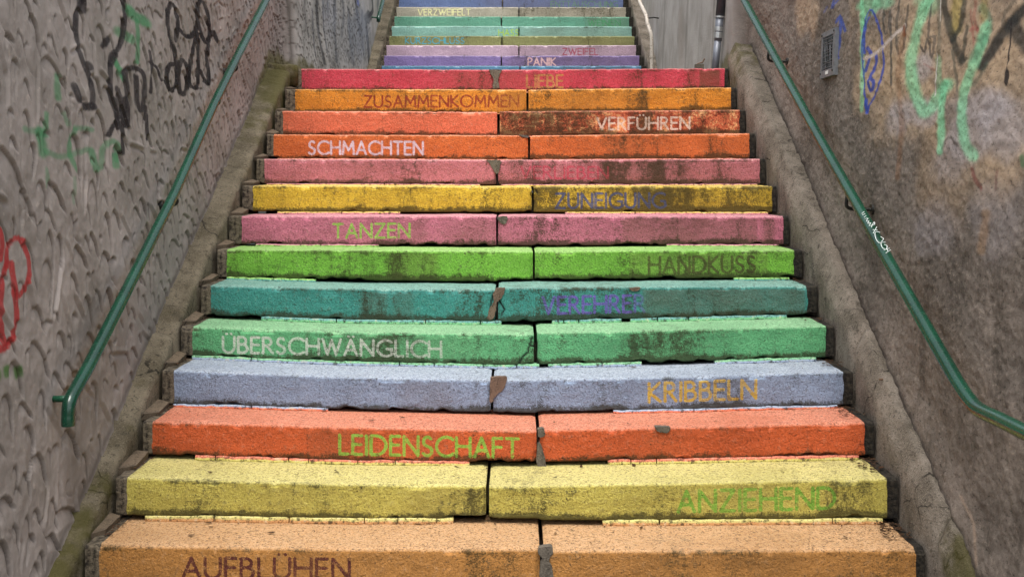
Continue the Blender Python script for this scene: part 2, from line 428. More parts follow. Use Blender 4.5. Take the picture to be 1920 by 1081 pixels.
UP = [
 dict(c=(34,128,172), L=(716,123.5), R=(1202,123.5), j=975, word=None, name='deep blue', where='half hidden behind the landing edge'),
 dict(c=(128,96,170), L=(721,104.5), R=(1198,104.5), j=940, word='PANIK', box=(990,1042,109,123), ink=(246,196,190), name='violet', where='carrying the pale pink word PANIK'),
 dict(c=(204,172,190), L=(725,85), R=(1192,85), j=973, word='ZWEIFEL', box=(1055,1121,91,103), ink=(160,56,78), name='pale lilac', where='carrying the dark pink word ZWEIFEL'),
 dict(c=(122,128,22), L=(730,67.5), R=(1189,68), j=941, word='KURZSCHLUSS', box=(760,870,71,82), ink=(70,170,190), name='olive green', where='carrying the blue word KURZSCHLUSS'),
 dict(c=(132,194,180), L=(735,49), R=(1184,50), j=973, word='HASS', box=(935,972,56,67), ink=(180,214,60), name='light turquoise', where='carrying the lime word HASS'),
 dict(c=(70,160,126), L=(740,31), R=(1179,32), j=940, word='WEINEN', box=(1103,1163,38,49), ink=(30,150,80), name='sea green', where='carrying the faint word WEINEN'),
 dict(c=(184,172,150), L=(744,13.5), R=(1173,14), j=973, word='VERZWEIFELT', box=(784,882,17.5,29), ink=(242,234,176), name='beige grey', where='carrying the cream word VERZWEIFELT'),
 dict(c=(66,104,168), L=(748,-4), R=(1168,-3), j=942, word='ENTTÄUSCHUNG', box=(1033,1158,3,14), ink=(96,142,104), name='dark blue', where='cut by the top of the picture, carrying the word ENTTÄUSCHUNG'),
]
DEPTH = [4.335 + 0.31 * i for i in range(14)] + [13.57 + 0.311 * k for k in range(8)]
for k, u in enumerate(UP):
    STEPS.append(dict(c=u['c'], L=[(u['L'][0], u['L'][1]), (u['j'] - 1.2, u['L'][1] + .3)], R=[(u['j'] + 1.2, u['L'][1] + .3), u['R']], gap=.004,
                 word=u['word'], box=(u['box'] + u['box'][2:]) if u['word'] else None, ink=u.get('ink', (0, 0, 0)),
                 name=u['name'], where=u['where'], strips=[]))
# discoloured stretches of the risers: step -> (x0, x1, amount, soft edge)
TONES = {13:[(1311,1350,.75,3),(830,1000,.35,60),(1290,1312,.35,12)],12:[(1195,1215,.35,6),(930,992,.35,30),(1015,1190,.2,20)],
 11:[],10:[(1140,1200,.25,20),(1310,1400,.15,30)],9:[(1130,1245,.35,12),(1250,1300,.25,10),(1300,1424,.15,10),(660,700,.2,40)],
 8:[(1180,1450,.22,40)],7:[(1167,1420,.42,2),(1430,1452,.5,8),(770,800,.3,12),(850,930,.3,40)],
 6:[(1180,1440,.30,2),(730,820,.35,10)],5:[(1205,1510,.42,4),(675,728,.3,10),(735,775,.25,8)],4:[(640,900,.15,40)],
 3:[(1340,1400,.12,20),(750,850,.25,20)],2:[(1210,1290,.12,20),(576,700,.18,3),(770,830,.15,10)],1:[(500,560,.2,40),(760,905,.22,40)],
 0:[(660,860,.12,40),(1020,1716,.12,10)],15:[(950,1200,.35,20)],16:[(960,1195,.25,20)],17:[(1050,1190,.2,30)],18:[(975,1190,.25,30)],
 19:[(1100,1180,.3,10)],20:[(960,1175,.3,30)],21:[(900,1170,.3,30)],14:[(1050,1200,.35,30)]}
DIRTY = [.16,.22,.16,.20,.26,.20,.24,.20,.30,.26,.22,.16,.26,.22, .1,.16,.12,.2,.1,.16,.26,.16]
RIGHTD = [.04,.04,.02,.04,.04,.10,.10,.10,.16,.14,.06,.18,.08,.02, .08,.1,.1,.08,.12,.12,.12,.1]
STREAK = {5:[(680,725),(740,770),(860,870),(885,900)],9:[(1165,1180),(1130,1240)],7:[(1440,1450)],8:[(1190,1330)],
          4:[(700,800),(1160,1300)],3:[(1105,1170),(1350,1420)],12:[(1200,1212)],0:[(1640,1690),(880,980)],1:[(820,905),(1560,1640)],
          6:[(730,820)],11:[(945,1110),(1180,1220)],13:[(860,930)],10:[(1150,1180),(1330,1380)]}
CRACKS = {4:[[(1001,626),(995,640),(990,660),(980,668),(972,684)],[(995,648),(1004,650)],[(1003,626),(1007,650),(1005,668),(1010,682)]],
          8:[[(1000,351),(995,364),(1001,378),(997,398)],[(1003,352),(1008,362)]],
          5:[[(928,545),(921,565),(918,590)],[(934,560),(946,580),(940,590)]],
          3:[[(922,712),(921,740)]], 9:[[(932,318),(930,335),(934,344)]],1:[[(1566,985),(1572,974),(1610,972),(1655,976)]]}

def Zedge(i, X):
    s = STEPS[i]; z = DEPTH[i]
    pts = s['L'] + s['R']
    return np.interp(X, [X_at(p[0], z) for p in pts], [Z_at(p[1], z) for p in pts])
def Zlow(i, X):
    """height of the tread below riser i"""
    if i == 0: return np.zeros_like(X)
    if i == 14: return Zedge(14, X) - 0.165
    return Zedge(i - 1, X)

XIN_L, XIN_R = -1.592, 1.508
def block(i, parent, side, mat):
    s = STEPS[i]; z = DEPTH[i]; pts = s['L'] if side < 0 else s['R']
    xs = [X_at(p[0], z) for p in pts]; zs = [Z_at(p[1], z) for p in pts]
    xp0, xp1 = xs[0], xs[-1]
    x0 = (XIN_L + 0.004 + 0.018 * math.sin(i * 2.3) ** 2) if side < 0 else xp0
    x1 = xp1 if side < 0 else XIN_R - 0.003
    if i >= 14:
        x0 = -1.60 if side < 0 else xp0; x1 = xp1 if side < 0 else 1.50
    dx = 0.0065 if i < 14 else 0.011
    if i in (13, ): dx = .0075
    X = np.linspace(x0, x1, int((x1 - x0) / dx) + 2); nc = len(X)
    Zt = np.interp(X, xs, zs); Zb = Zlow(i, X) + s['gap']
    r = 0.011
    B = 0.44 if i != 13 else 0.42
    tread = list(np.concatenate([[B, 0.37], np.linspace(0.325, 0.03, 13), [0.018]]))
    rows = []      # (dy, mode, param)
    for t in tread: rows.append(('t', t))
    for a in (0, 22, 45, 68, 90): rows.append(('a', math.radians(a)))
    nf = 24
    for k in range(1, nf + 1): rows.append(('f', k / (nf + 1)))
    for a in (0, 45, 90): rows.append(('b', math.radians(a)))
    rows.append(('u', 0.2)); rows.append(('u', B))
    nr = len(rows)
    Y = np.zeros((nr, nc)); Z = np.zeros((nr, nc)); top = np.zeros((nr, nc)); vv = np.zeros((nr, nc))
    for q, (k, p) in enumerate(rows):
        if k == 't': Y[q] = p; Z[q] = Zt - 0.012 * (p < 0) + 0.008 * p; top[q] = 1; vv[q] = -p
        elif k == 'a': Y[q] = r - r * math.sin(p); Z[q] = Zt - r + r * math.cos(p); top[q] = math.cos(p); vv[q] = 0
        elif k == 'f': Y[q] = 0; Z[q] = (Zt - r) * (1 - p) + (Zb + 0.006) * p; vv[q] = p
        elif k == 'b': Y[q] = 0.006 - 0.006 * math.cos(p); Z[q] = Zb + 0.006 - 0.006 * math.sin(p); vv[q] = 1
        else: Y[q] = p; Z[q] = Zb; vv[q] = 1
    XX = np.tile(X, (nr, 1))
    sd = i * 5 + (side > 0) * 2
    # relief: gentle waves on the faces, chips along both arrises, worn joint corners
    wave = (fbm(XX * 6, (Z + Y) * 9, sd, 4) - 0.5) * 0.010 + (fbm(XX * 45, (Z - Y) * 45, sd + 1, 3) - 0.5) * 0.0035
    isf = np.array([k in 'fab' for k, _ in rows])[:, None]; ist = np.array([k == 't' and p < .36 for k, p in rows])[:, None]
    Y = Y + wave * isf; Z = Z + wave * 0.7 * ist
    ed = np.array([{'a': 1.0}.get(k, 0.6 if (k == 'f' and p < .06) or (k == 't' and p < .025) else 0) for k, p in rows])[:, None]
    chip = sstep(0.56, 0.78, fbm(XX * 22, np.full_like(XX, 3.0 + i), sd + 2, 4)) * 0.011 + (fbm(XX * 60, np.full_like(XX, i * 3.), sd + 9, 3) - .5) * .003
    Y = Y + chip * ed; Z = Z - chip * ed * 0.8
    bt = np.array([1.0 if k == 'b' else (0.5 if k == 'f' and p > .94 else 0) for k, p in rows])[:, None]
    Z = Z + bt * sstep(0.45, 0.8, fbm(XX * 14, np.full_like(XX, 8.0 + i), sd + 3, 4)) * 0.014
    jx = x1 if side < 0 else x0
    cj = sstep(0.02, 0.0, np.abs(XX - jx))
    Y = Y + cj * isf * (0.006 + 0.01 * fbm(Z * 30, XX * 3, sd + 4, 3)); Z = Z - cj * ist * 0.006
    front = z + Y
    # attributes
    paint = np.ones((nr, nc))
    if side < 0: paint = sstep(xp0 - 0.010, xp0 + 0.006, XX + 0.012 * (fbm(Z * 25, XX * 5, sd, 3) - .5))
    else: paint = sstep(xp1 + 0.010, xp1 - 0.006, XX + 0.012 * (fbm(Z * 25, XX * 5, sd, 3) - .5))
    if i < 9:       # the paint stops short of the inner corner of the tread in places
        paint = np.where(np.array([k == 't' and p > .318 for k, p in rows])[:, None], paint * .9, paint)
    PX = XX / z * FPX + VX
    dirt = DIRTY[i] + (.05 if i < 14 else 0) + RIGHTD[i] * (side > 0) + 0.55 * (fbm(XX * 4, Z * 1.4 + i, sd + 5, 4) - 0.5)
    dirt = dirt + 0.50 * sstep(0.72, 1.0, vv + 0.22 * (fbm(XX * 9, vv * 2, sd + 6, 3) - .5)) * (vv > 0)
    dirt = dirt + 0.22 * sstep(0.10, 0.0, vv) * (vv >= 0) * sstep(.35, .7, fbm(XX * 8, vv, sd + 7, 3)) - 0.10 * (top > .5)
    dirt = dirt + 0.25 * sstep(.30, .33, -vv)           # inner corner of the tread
    for a, b in STREAK.get(i, []):
        wgt = sstep(a - 14, a + 10, PX) * sstep(b + 14, b - 10, PX)
        dirt = dirt + 0.24 * wgt * (0.4 + 0.9 * fbm(XX * 30, Z * 3, sd + 8, 3)) * (vv > 0)
    tone = np.zeros((nr, nc))
    for a, b, am, so in TONES.get(i, []):
        tone = np.maximum(tone, am * sstep(a - so, a + so, PX) * sstep(b + so, b - so, PX))
    tone = tone * (vv > 0.0) * (0.65 + 0.7 * fbm(XX * 10, Z * 10, sd, 3))
    ink = np.ones((nr, nc)); inks = np.ones((nr, nc))
    if s['word']:
        bx = s['box']; xa, xb = X_at(bx[0], z), X_at(bx[1], z)
        za, zb2 = Z_at(bx[3], z), Z_at(bx[5], z); cap = Z_at(bx[2], z) - za
        segs, W = word_segments(s['word']); th = 0.074
        sx = (xb - xa) / W
        segs = segs.copy(); segs[:, 0] *= sx / cap; segs[:, 2] *= sx / cap        # work in units of cap height
        U = (XX - xa) / cap; base = za + (zb2 - za) * (XX - xa) / (xb - xa); Vv = (Z - base) / cap
        m = (U > -.3) & (U < (xb - xa) / cap + .3) & (Vv > -.3) & (Vv < 1.5) & (vv > 0) & (vv < 1)
        if m.any():
            P = np.stack([U[m], Vv[m]], -1); ink[m] = seg_dist(P, segs) - th
        inks = 0.6 + 0.8 * fbm(XX * 7, Z * 7, sd + 11, 3)
        if i == 5: inks = inks * (1 - 0.6 * sstep(1180, 1205, PX))
        if i == 4: inks = inks * (1 - 0.35 * sstep(700, 800, PX))
        if i == 9: inks = inks * .62
        if i == 13: inks = inks * .8
        if i == 12: inks = inks * (1 - 0.3 * sstep(900, 940, PX))
        if i in (19,): inks = inks * .6
        if i == 21: inks = inks * .8
        inks = np.clip(inks, 0, 1)
    crack = np.zeros((nr, nc))
    for c in CRACKS.get(i, []):
        S = [(X_at(a[0], z), Z_at(a[1], z), X_at(b[0], z), Z_at(b[1], z)) for a, b in zip(c[:-1], c[1:])]
        m = (vv > 0)
        P = np.stack([XX[m] + .004 * (fbm(Z[m] * 60, XX[m] * 60, 3, 2) - .5), Z[m]], -1); dd = seg_dist(P, S)
        crack[m] = np.maximum(crack[m], sstep(.0065, .002, dd))
    front = front + crack * .006
    V = np.stack([XX, front, Z], -1).reshape(-1, 3)
    F = grid_faces(nr, nc, flip=False, close_rows=True)
    lab = None
    capL = [int(q * nc) for q in range(nr)]; capR = [int(q * nc + nc - 1) for q in range(nr)]
    # caps as fans of quads/triangles from an added centre vertex
    V = np.vstack([V, [[x0, z + .2, float(Zt[0] + Zb[0]) / 2], [x1, z + .2, float(Zt[-1] + Zb[-1]) / 2]]])
    cl, cr = nr * nc, nr * nc + 1
    tri = []
    for q in range(nr):
        n2 = (q + 1) % nr
        tri.append((capL[q], cl, cl, capL[n2])); tri.append((capR[n2], cr, cr, capR[q]))
    pad = lambda a, v=0.0: np.concatenate([a.ravel(), [v, v]])
    # write quads and triangles together
    me_V = V
    off = np.array(parent.location)
    me = bpy.data.meshes.new("stone_block")
    nq = len(F); nt = len(tri)
    me.vertices.add(len(V)); me.vertices.foreach_set("co", (V - off).astype(np.float32).ravel())
    T3 = np.array([(t[0], t[1], t[3]) for t in tri], np.int32)
    me.loops.add(nq * 4 + nt * 3)
    me.loops.foreach_set("vertex_index", np.concatenate([F.astype(np.int32).ravel(), T3.ravel()]))
    me.polygons.add(nq + nt)
    me.polygons.foreach_set("loop_start", np.concatenate([np.arange(nq) * 4, nq * 4 + np.arange(nt) * 3]).astype(np.int32))
    me.update(calc_edges=True)
    for nme, a, v in (("ink", ink, 1), ("inkstr", inks, 0), ("top", top, 0), ("dirt", dirt, .3), ("paint", paint, 0), ("tone", tone, 0), ("crack", crack, .6)):
        at = me.attributes.new(nme, 'FLOAT', 'POINT'); at.data.foreach_set("value", pad(a, v).astype(np.float32))
    return link_mesh(me, "stone_block", mat, parent, True)

def strip_mat(name, upper, lower):
    m = NT(name); n2 = m.noise(45, 4, 0.7); n3 = m.noise(150, 3, 0.6)
    c = m.mix(m.rng(m.math('ADD', m.attr("v"), m.math('MULTIPLY', m.math('SUBTRACT', n2, .5), .5)), 0.35, 0.55), upper, lower)
    c = m.mix(m.rng(n2, .52, .7, 0, .6), c, lin(190, 180, 150))
    c = m.mix(m.rng(n3, .46, .32, 0, .85), c, MOSS)
    c = m.mix(m.rng(n2, .50, .34, 0, .8), c, GRIME)
    return m.out(c, .85, m.bump(m.math('ADD', n2, n3), .6, .003), .25)

def strip(i, x0, x1, parent, mat):
    z = DEPTH[i]; X0, X1 = X_at(x0, z), X_at(x1, z)
    n = max(4, int((X1 - X0) / .012)); X = np.linspace(X0, X1, n)
    g = STEPS[i]['gap']; Zl = Zlow(i, X) + .001; Zh = Zl + g + .002
    e = (fbm(X * 30, X * 0 + i, i, 3) - .5)
    prof = [(.05, 1.0), (.002, 1.02), (-.004, .82), (-.007, .25), (-.006, 0.0), (.05, 0.0)]
    P = np.zeros((len(prof), n, 3)); v = np.zeros((len(prof), n))
    for q, (y, h) in enumerate(prof):
        P[q, :, 0] = X; P[q, :, 1] = z + y + e * .013 * (y < .04) + .004 * sstep(.012, 0, np.minimum(X - X0, X1 - X)) * (y < .04)
        P[q, :, 2] = Zl + (Zh - Zl) * h + (e * .010 if h > .5 else 0); v[q] = 1 - h
    F = grid_faces(len(prof), n, close_rows=True).tolist()
    F.append([q * n for q in range(len(prof))]); F.append([q * n + n - 1 for q in range(len(prof))][::-1])
    return mesh_from("mortar_strip", P.reshape(-1, 3), [tuple(f) for f in F], mat, parent, False, {"v": v})

def patch(i, poly, parent, mat, th=.004):
    z = DEPTH[i]; poly = np.array(poly, float)
    sm = catmull(np.vstack([poly, poly[:1]]), 6)[:-1]; out = [p + (rng.random(2) - .5) * 1.6 for p in sm]
    n = len(out)
    V = [(X_at(p[0], z), z - th + .001 * math.sin(k), Z_at(p[1], z)) for k, p in enumerate(out)] + [(X_at(p[0], z), z + .03, Z_at(p[1], z)) for p in out]
    F = [tuple(range(n))[::-1]] + [(k, (k + 1) % n, n + (k + 1) % n, n + k) for k in range(n)]
    return mesh_from("mortar_patch", V, F, mat, parent, False)

PATCH = {0: [[(1010,1026),(1033,1024),(1036,1036),(1030,1048),(1036,1066),(1040,1110),(1015,1110),(1012,1060),(1016,1045),(1009,1036)]],
 2: [[(1008,803),(1020,803),(1021,816),(1014,819),(1009,816)],[(1008,832),(1013,830),(1024,873),(1007,873)],[(1228,799),(1256,800),(1250,811),(1232,807)]],
 3: [[(919,707),(949,707),(944,728),(930,740),(922,753),(918,748)]],
 5: [[(930,540),(946,540),(944,552),(938,560),(931,568),(930,580),(924,597),(914,597),(918,578),(926,565),(924,552)],[(1180,540),(1200,539),(1194,545),(1184,545)]],
 9: [[(912,300),(937,300),(938,310),(935,322),(930,326),(923,315)]],
 7: [[(932,406),(950,406),(951,413),(946,420),(938,417)]],
 13: [[(917,131),(940,131),(937,140),(934,150),(936,164),(924,165),(926,150),(921,140)]],
 10: [[(972,253),(991,254),(989,259),(980,257)]]}

m_mortar = concrete_mat("mortar_grey", lin(104, 97, 86), lin(82, 75, 66), lin(50, 44, 38), 0.5)
m_mortar2 = concrete_mat("mortar_brown", lin(112, 94, 80), lin(92, 76, 64), lin(60, 48, 40), 0.4)

KC = 0.84
for i, s in enumerate(STEPS):
    z = DEPTH[i]
    lower = i < 14
    t = empty("painted_step", (0, z, float(Zlow(i, np.array([0.0]))[0])),
              "%s concrete step %s" % (s['name'], s['where']), "step",
              "painted steps of the lower flight" if lower else "painted steps of the upper flight")
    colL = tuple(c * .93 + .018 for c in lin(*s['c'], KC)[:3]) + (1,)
    if not lower: colL = tuple(c * .82 + .065 for c in colL[:3]) + (1,)  # far flight paled and greyed: distance haze painted into the colour
    inkc = lin(*s['ink'], KC)
    gk = 1.0
    if i == 11:
        mL = stone_paint_mat("peach_paint", colL, inkc)
        mR = stone_paint_mat("peach_paint_peeled", lin(214, 112, 74, KC), inkc, peel=True)
        MOSS_BAK = MOSS
    else:
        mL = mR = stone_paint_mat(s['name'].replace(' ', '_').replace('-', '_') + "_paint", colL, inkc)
    bl = block(i, t, -1, mL); br = block(i, t, 1, mR)
    if i == 11: br["label"] = "peach stone with paint peeled to dark red patches"
    if lower and i > 0:
        lc = STEPS[i - 1]['c']; sm = strip_mat("mortar_strip_paint", tuple(min(1, c * .9 + .08) for c in colL[:3]) + (1,),
                                              tuple(min(1, c * .8 + .06) for c in lin(*lc)[:3]) + (1,))
        for a, b in s['strips']: strip(i, a, b, t, sm)
    for p in PATCH.get(i, []): patch(i, p, t, m_mortar2 if i in (3, 5) else m_mortar)

# ------------------------------------------------------------------ nosing line and ground levels
Z0 = 0.167; SL = 0.529; ZLAND = Z_at(130, 8.365)
def nos(z):
    z = np.asarray(z, float)
    lo = Z0 + SL * (z - 4.335); hi = 2.817 + 0.511 * (z - 13.57)
    return np.where(z < 8.42, np.clip(lo, 0, ZLAND + .02), np.where(z < 13.0, ZLAND, np.minimum(hi, 2.817 + .511 * (18.2 - 13.57))))

m_ground = concrete_mat("paving_concrete", lin(118, 110, 98), lin(98, 90, 80), lin(66, 60, 52), 0.3)
# lower ground in front of the flight, landing between the flights, mass of the stair
g = 40
V, F = box((0, 4.335 / 2 - 7, -0.15), (60, 4.335 + 14, 0.30))
mesh_from("ground", [(v[0], v[1], v[2]) for v in V], F, m_ground).__setitem__("kind", "structure")
V, F = box((0, (8.80 + 12.95) / 2, ZLAND - .15), (3.22, 12.95 - 8.80, 0.30))
tag(mesh_from("landing", V, F, m_ground), kind='structure')
parts = []
for i in range(13):
    parts.append(box((0, DEPTH[i] + .46 + (8.7 - DEPTH[i]) / 2 - .1, float(Zlow(i, np.array([0.]))[0]) + .02), (3.05, 8.7 - DEPTH[i], .10)))
for i in range(22):
    zl = float(Zlow(i, np.array([0.]))[0]); zt = float(Zedge(i, np.array([0.]))[0])
    bd = .43 if i < 13 else .36
    parts.append(box((0, DEPTH[i] + bd + .03, (zl + zt) / 2 - .03), (3.04, .05, zt - zl - .02)))
parts.append(box((0, 13.11, ZLAND - .05), (3.05, .32, .52)))
parts.append(box((0, 13.44, ZLAND + .02), (3.05, .32, .68)))
for k in range(8, 16):
    zz = 13.57 + .311 * k; h = 2.817 + .165 * k
    parts.append(box((0, zz + .35 / 2, h - .3), (3.1, .35, .6)))
parts.append(box((0, 18.55 + 3, 2.817 + .165 * 16 - .3), (3.4, 6, .6)))
V, F = join(parts)
tag(mesh_from("stair_foundation", V, F, m_mortar), kind='structure')

# ------------------------------------------------------------------ side kerbs (strings) of both flights
def kerb_slab(parent, z0, z1, prof_fn, mat, seed, mossfn, name="kerb_slab", dz=.012):
    zz = np.linspace(z0, z1, int((z1 - z0) / dz) + 2); nc = len(zz)
    P0 = prof_fn(zz)                                  # (nr, nc, 2) X, Z
    nr = P0.shape[0]
    XX, ZZ = P0[..., 0].copy(), P0[..., 1].copy(); YY = np.tile(zz, (nr, 1))
    n = (fbm(YY * 9, ZZ * 9 + XX * 20, seed, 5) - .5)
    n2 = (fbm(YY * 40, ZZ * 40 + XX * 60, seed + 2, 3) - .5)
    endc = sstep(.03, 0, np.minimum(YY - z0, z1 - YY))
    sg = np.sign(XX[0, 0])
    rd = sstep(.55, .8, fbm(YY * 14, YY * 0 + seed, seed + 5, 4)) * .020          # bites out of the ridge
    XX += sg * (n * .020 + n2 * .009 + endc * .010); ZZ += (n * .026 + n2 * .014) - endc * .008 - rd * np.linspace(0, 1, nr)[:, None] ** 2
    V = np.stack([XX, YY, ZZ], -1).reshape(-1, 3)
    F = grid_faces(nr, nc, flip=sg > 0, close_rows=True).tolist()
    e1 = [q * nc for q in range(nr)]; e2 = [q * nc + nc - 1 for q in range(nr)]
    F += [tuple(e1 if sg < 0 else e1[::-1]), tuple(e2[::-1] if sg < 0 else e2)]
    return mesh_from(name, V, [tuple(f) for f in F], mat, parent, True, {"moss": mossfn(YY, ZZ)})

def profL(zz, lift=0.0):
    b = nos(zz); rows = []
    xw = -(WA[-1] + WB * b) - .03
    xi = -1.596 + 0 * zz
    rows.append(np.stack([xi, b - .42], -1))
    for f in (.75, .5, .3, .15, .06): rows.append(np.stack([xi - .006 * (1 - f), b - .42 * f + lift], -1))
    rows.append(np.stack([xi - .008, b - .012 + lift], -1)); rows.append(np.stack([xi - .020, b + .004 + lift], -1))
    for t in (.3, .5, .7, .85): rows.append(np.stack([xi * (1 - t) + xw * t, b + .006 + .03 * t * t + lift], -1))
    rows.append(np.stack([xw, b + .06 + lift], -1)); rows.append(np.stack([xw, b - .42], -1))
    return np.stack(rows)
def profR(zz, H=.17, xin=1.512):
    b = nos(zz); rows = []
    rise = WB * (b + H); xr = xin + .045; xw = WA[1] + WB * (b + H) + .03
    rows.append(np.stack([xin + 0 * zz, b - .42], -1))
    for f in (-.3, -.2, -.1, 0, .08): rows.append(np.stack([xin + .004 * (1 + f) + 0 * zz, b + f * 1.0], -1))
    for t in (.2, .45, .7, .9): rows.append(np.stack([xin + .005 + .04 * t + 0 * zz, b + .08 + (H - .08) * t], -1))
    rows.append(np.stack([xr + .006 + 0 * zz, b + H + .004], -1))
    for t in (.35, .7): rows.append(np.stack([xr * (1 - t) + xw * t, b + H - .012 * t], -1))
    rows.append(np.stack([xw, b + H - .03], -1)); rows.append(np.stack([xw, b - .42], -1))
    return np.stack(rows)

m_kerbL = concrete_mat("kerb_concrete_left", lin(122, 112, 94), lin(86, 78, 62), lin(44, 39, 30), 0.85, (70, 66, 30), .009)
m_kerbR = concrete_mat("kerb_concrete_right", lin(132, 122, 110), lin(94, 86, 75), lin(46, 41, 34), 0.75, (66, 62, 24), .008)
kl = empty("stair_kerb", (-1.65, 4.0, 0), "sloping mossy concrete kerb along the left of the lower flight", "kerb", "concrete kerbs beside the stairs")
mossL = lambda y, z: .36 + .5 * sstep(7.0, 8.3, y) + .35 * sstep(4.9, 4.3, y)
for a, b_ in ((3.96, 5.52), (5.524, 7.02), (7.024, 8.36)):
    kerb_slab(kl, a, b_, profL, m_kerbL, int(a * 7), mossL)
# level return of the kerb on the edge of the landing
kt = lambda zz: np.stack([np.stack([x + 0 * zz, ZLAND + h + 0 * zz], -1) for x, h in
        ((-1.545, -.12), (-1.548, .005), (-1.56, .03), (-1.60, .034), (-1.66, .03), (-1.72, .04), (-1.80, .05), (-1.80, -.12))])
kerb_slab(kl, 8.33, 8.78, kt, m_kerbL, 91, lambda y, z: .75 + 0 * y)
kr = empty("stair_kerb", (1.56, 3.8, 0), "raised pale concrete kerb along the right of the lower flight with a broken ridge", "kerb", "concrete kerbs beside the stairs")
mossR = lambda y, z: .28 + .45 * sstep(7.6, 8.4, y) + .5 * sstep(4.35, 4.1, y)
for a, b_ in ((3.72, 4.262), (4.268, 5.30), (5.306, 6.9), (6.905, 8.47)):
    kerb_slab(kr, a, b_, profR, m_kerbR, int(a * 11), mossR)
ku = empty("stair_kerb", (-1.65, 13.0, 2.5), "narrow olive brown kerb on the left of the upper flight", "kerb", "concrete kerbs beside the stairs")
kerb_slab(ku, 12.9, 17.8, lambda z: profL(z, .03), m_kerbL, 33, lambda y, z: .35 + 0 * y, dz=.03)
ku2 = empty("stair_kerb", (1.55, 13.0, 2.5), "narrow grey brown kerb on the right of the upper flight", "kerb", "concrete kerbs beside the stairs")
kerb_slab(ku2, 12.9, 17.8, lambda z: profR(z, .06, 1.502), m_kerbR, 35, lambda y, z: .25 + 0 * y, dz=.03)

# ------------------------------------------------------------------ walls with relief and graffiti
def wall_grid(side):
    f = [3.0]
    k = 0.52 / (1.7 * 1178)
    while f[-1] < 14.0: f.append(f[-1] + max(.0045, k * f[-1] ** 2))
    zz = np.concatenate([np.arange(2.5, 3.0, .1), f, np.arange(14.1, 19.6, .12)])
    nv = 300
    b = nos(zz) - .12; tv = np.maximum(0.165 * np.maximum(zz, 3.2) + EYE + .12, b + .4)
    u = np.linspace(0, 1, nv)[:, None]
    Z = b[None] * (1 - u) + tv[None] * u
    top = np.maximum(nos(zz) + 2.2, tv + .12)
    ex = np.array([.12, .3, .5, .7, .85, 1.0])[:, None]
    Z = np.vstack([Z, tv[None] * (1 - ex) + top[None] * ex])
    Y = np.tile(zz, (Z.shape[0], 1))
    return Y, Z, top

def stroke_alpha(Y, Z, pts, side, wpx, soft=.25, zz=None, closed=False, smooth=True):
    """coverage of one sprayed stroke; its width is narrow along the wall where the can moved upright"""
    P = catmull(pts, 6) if smooth and len(pts) > 2 else np.array(pts, float)
    wy, wz = wallpt(P[:, 0], P[:, 1], side)
    k = float(np.median(wy)); sy = side * 0 + 1.72 * FPX / k ** 2; sz = FPX / k         # photo pixels per metre along and up the wall
    h = wpx / 2; pad = h * (1 + soft) + 1
    cols = np.where((zz > wy.min() - pad / sy) & (zz < wy.max() + pad / sy))[0]
    if len(cols) == 0: return None
    c0, c1 = cols[0], cols[-1] + 1
    y = Y[:, c0:c1]; z = Z[:, c0:c1]
    m = (z > wz.min() - pad / sz) & (z < wz.max() + pad / sz)
    if not m.any(): return None
    q = np.stack([y[m] * sy, z[m] * sz], -1)
    S = [(wy[i] * sy, wz[i] * sz, wy[i + 1] * sy, wz[i + 1] * sz) for i in range(len(P) - 1)]
    d = seg_dist(q, S)
    a = sstep(h * (1 + soft), h * (1 - soft), d)
    return (c0, c1, m, a)

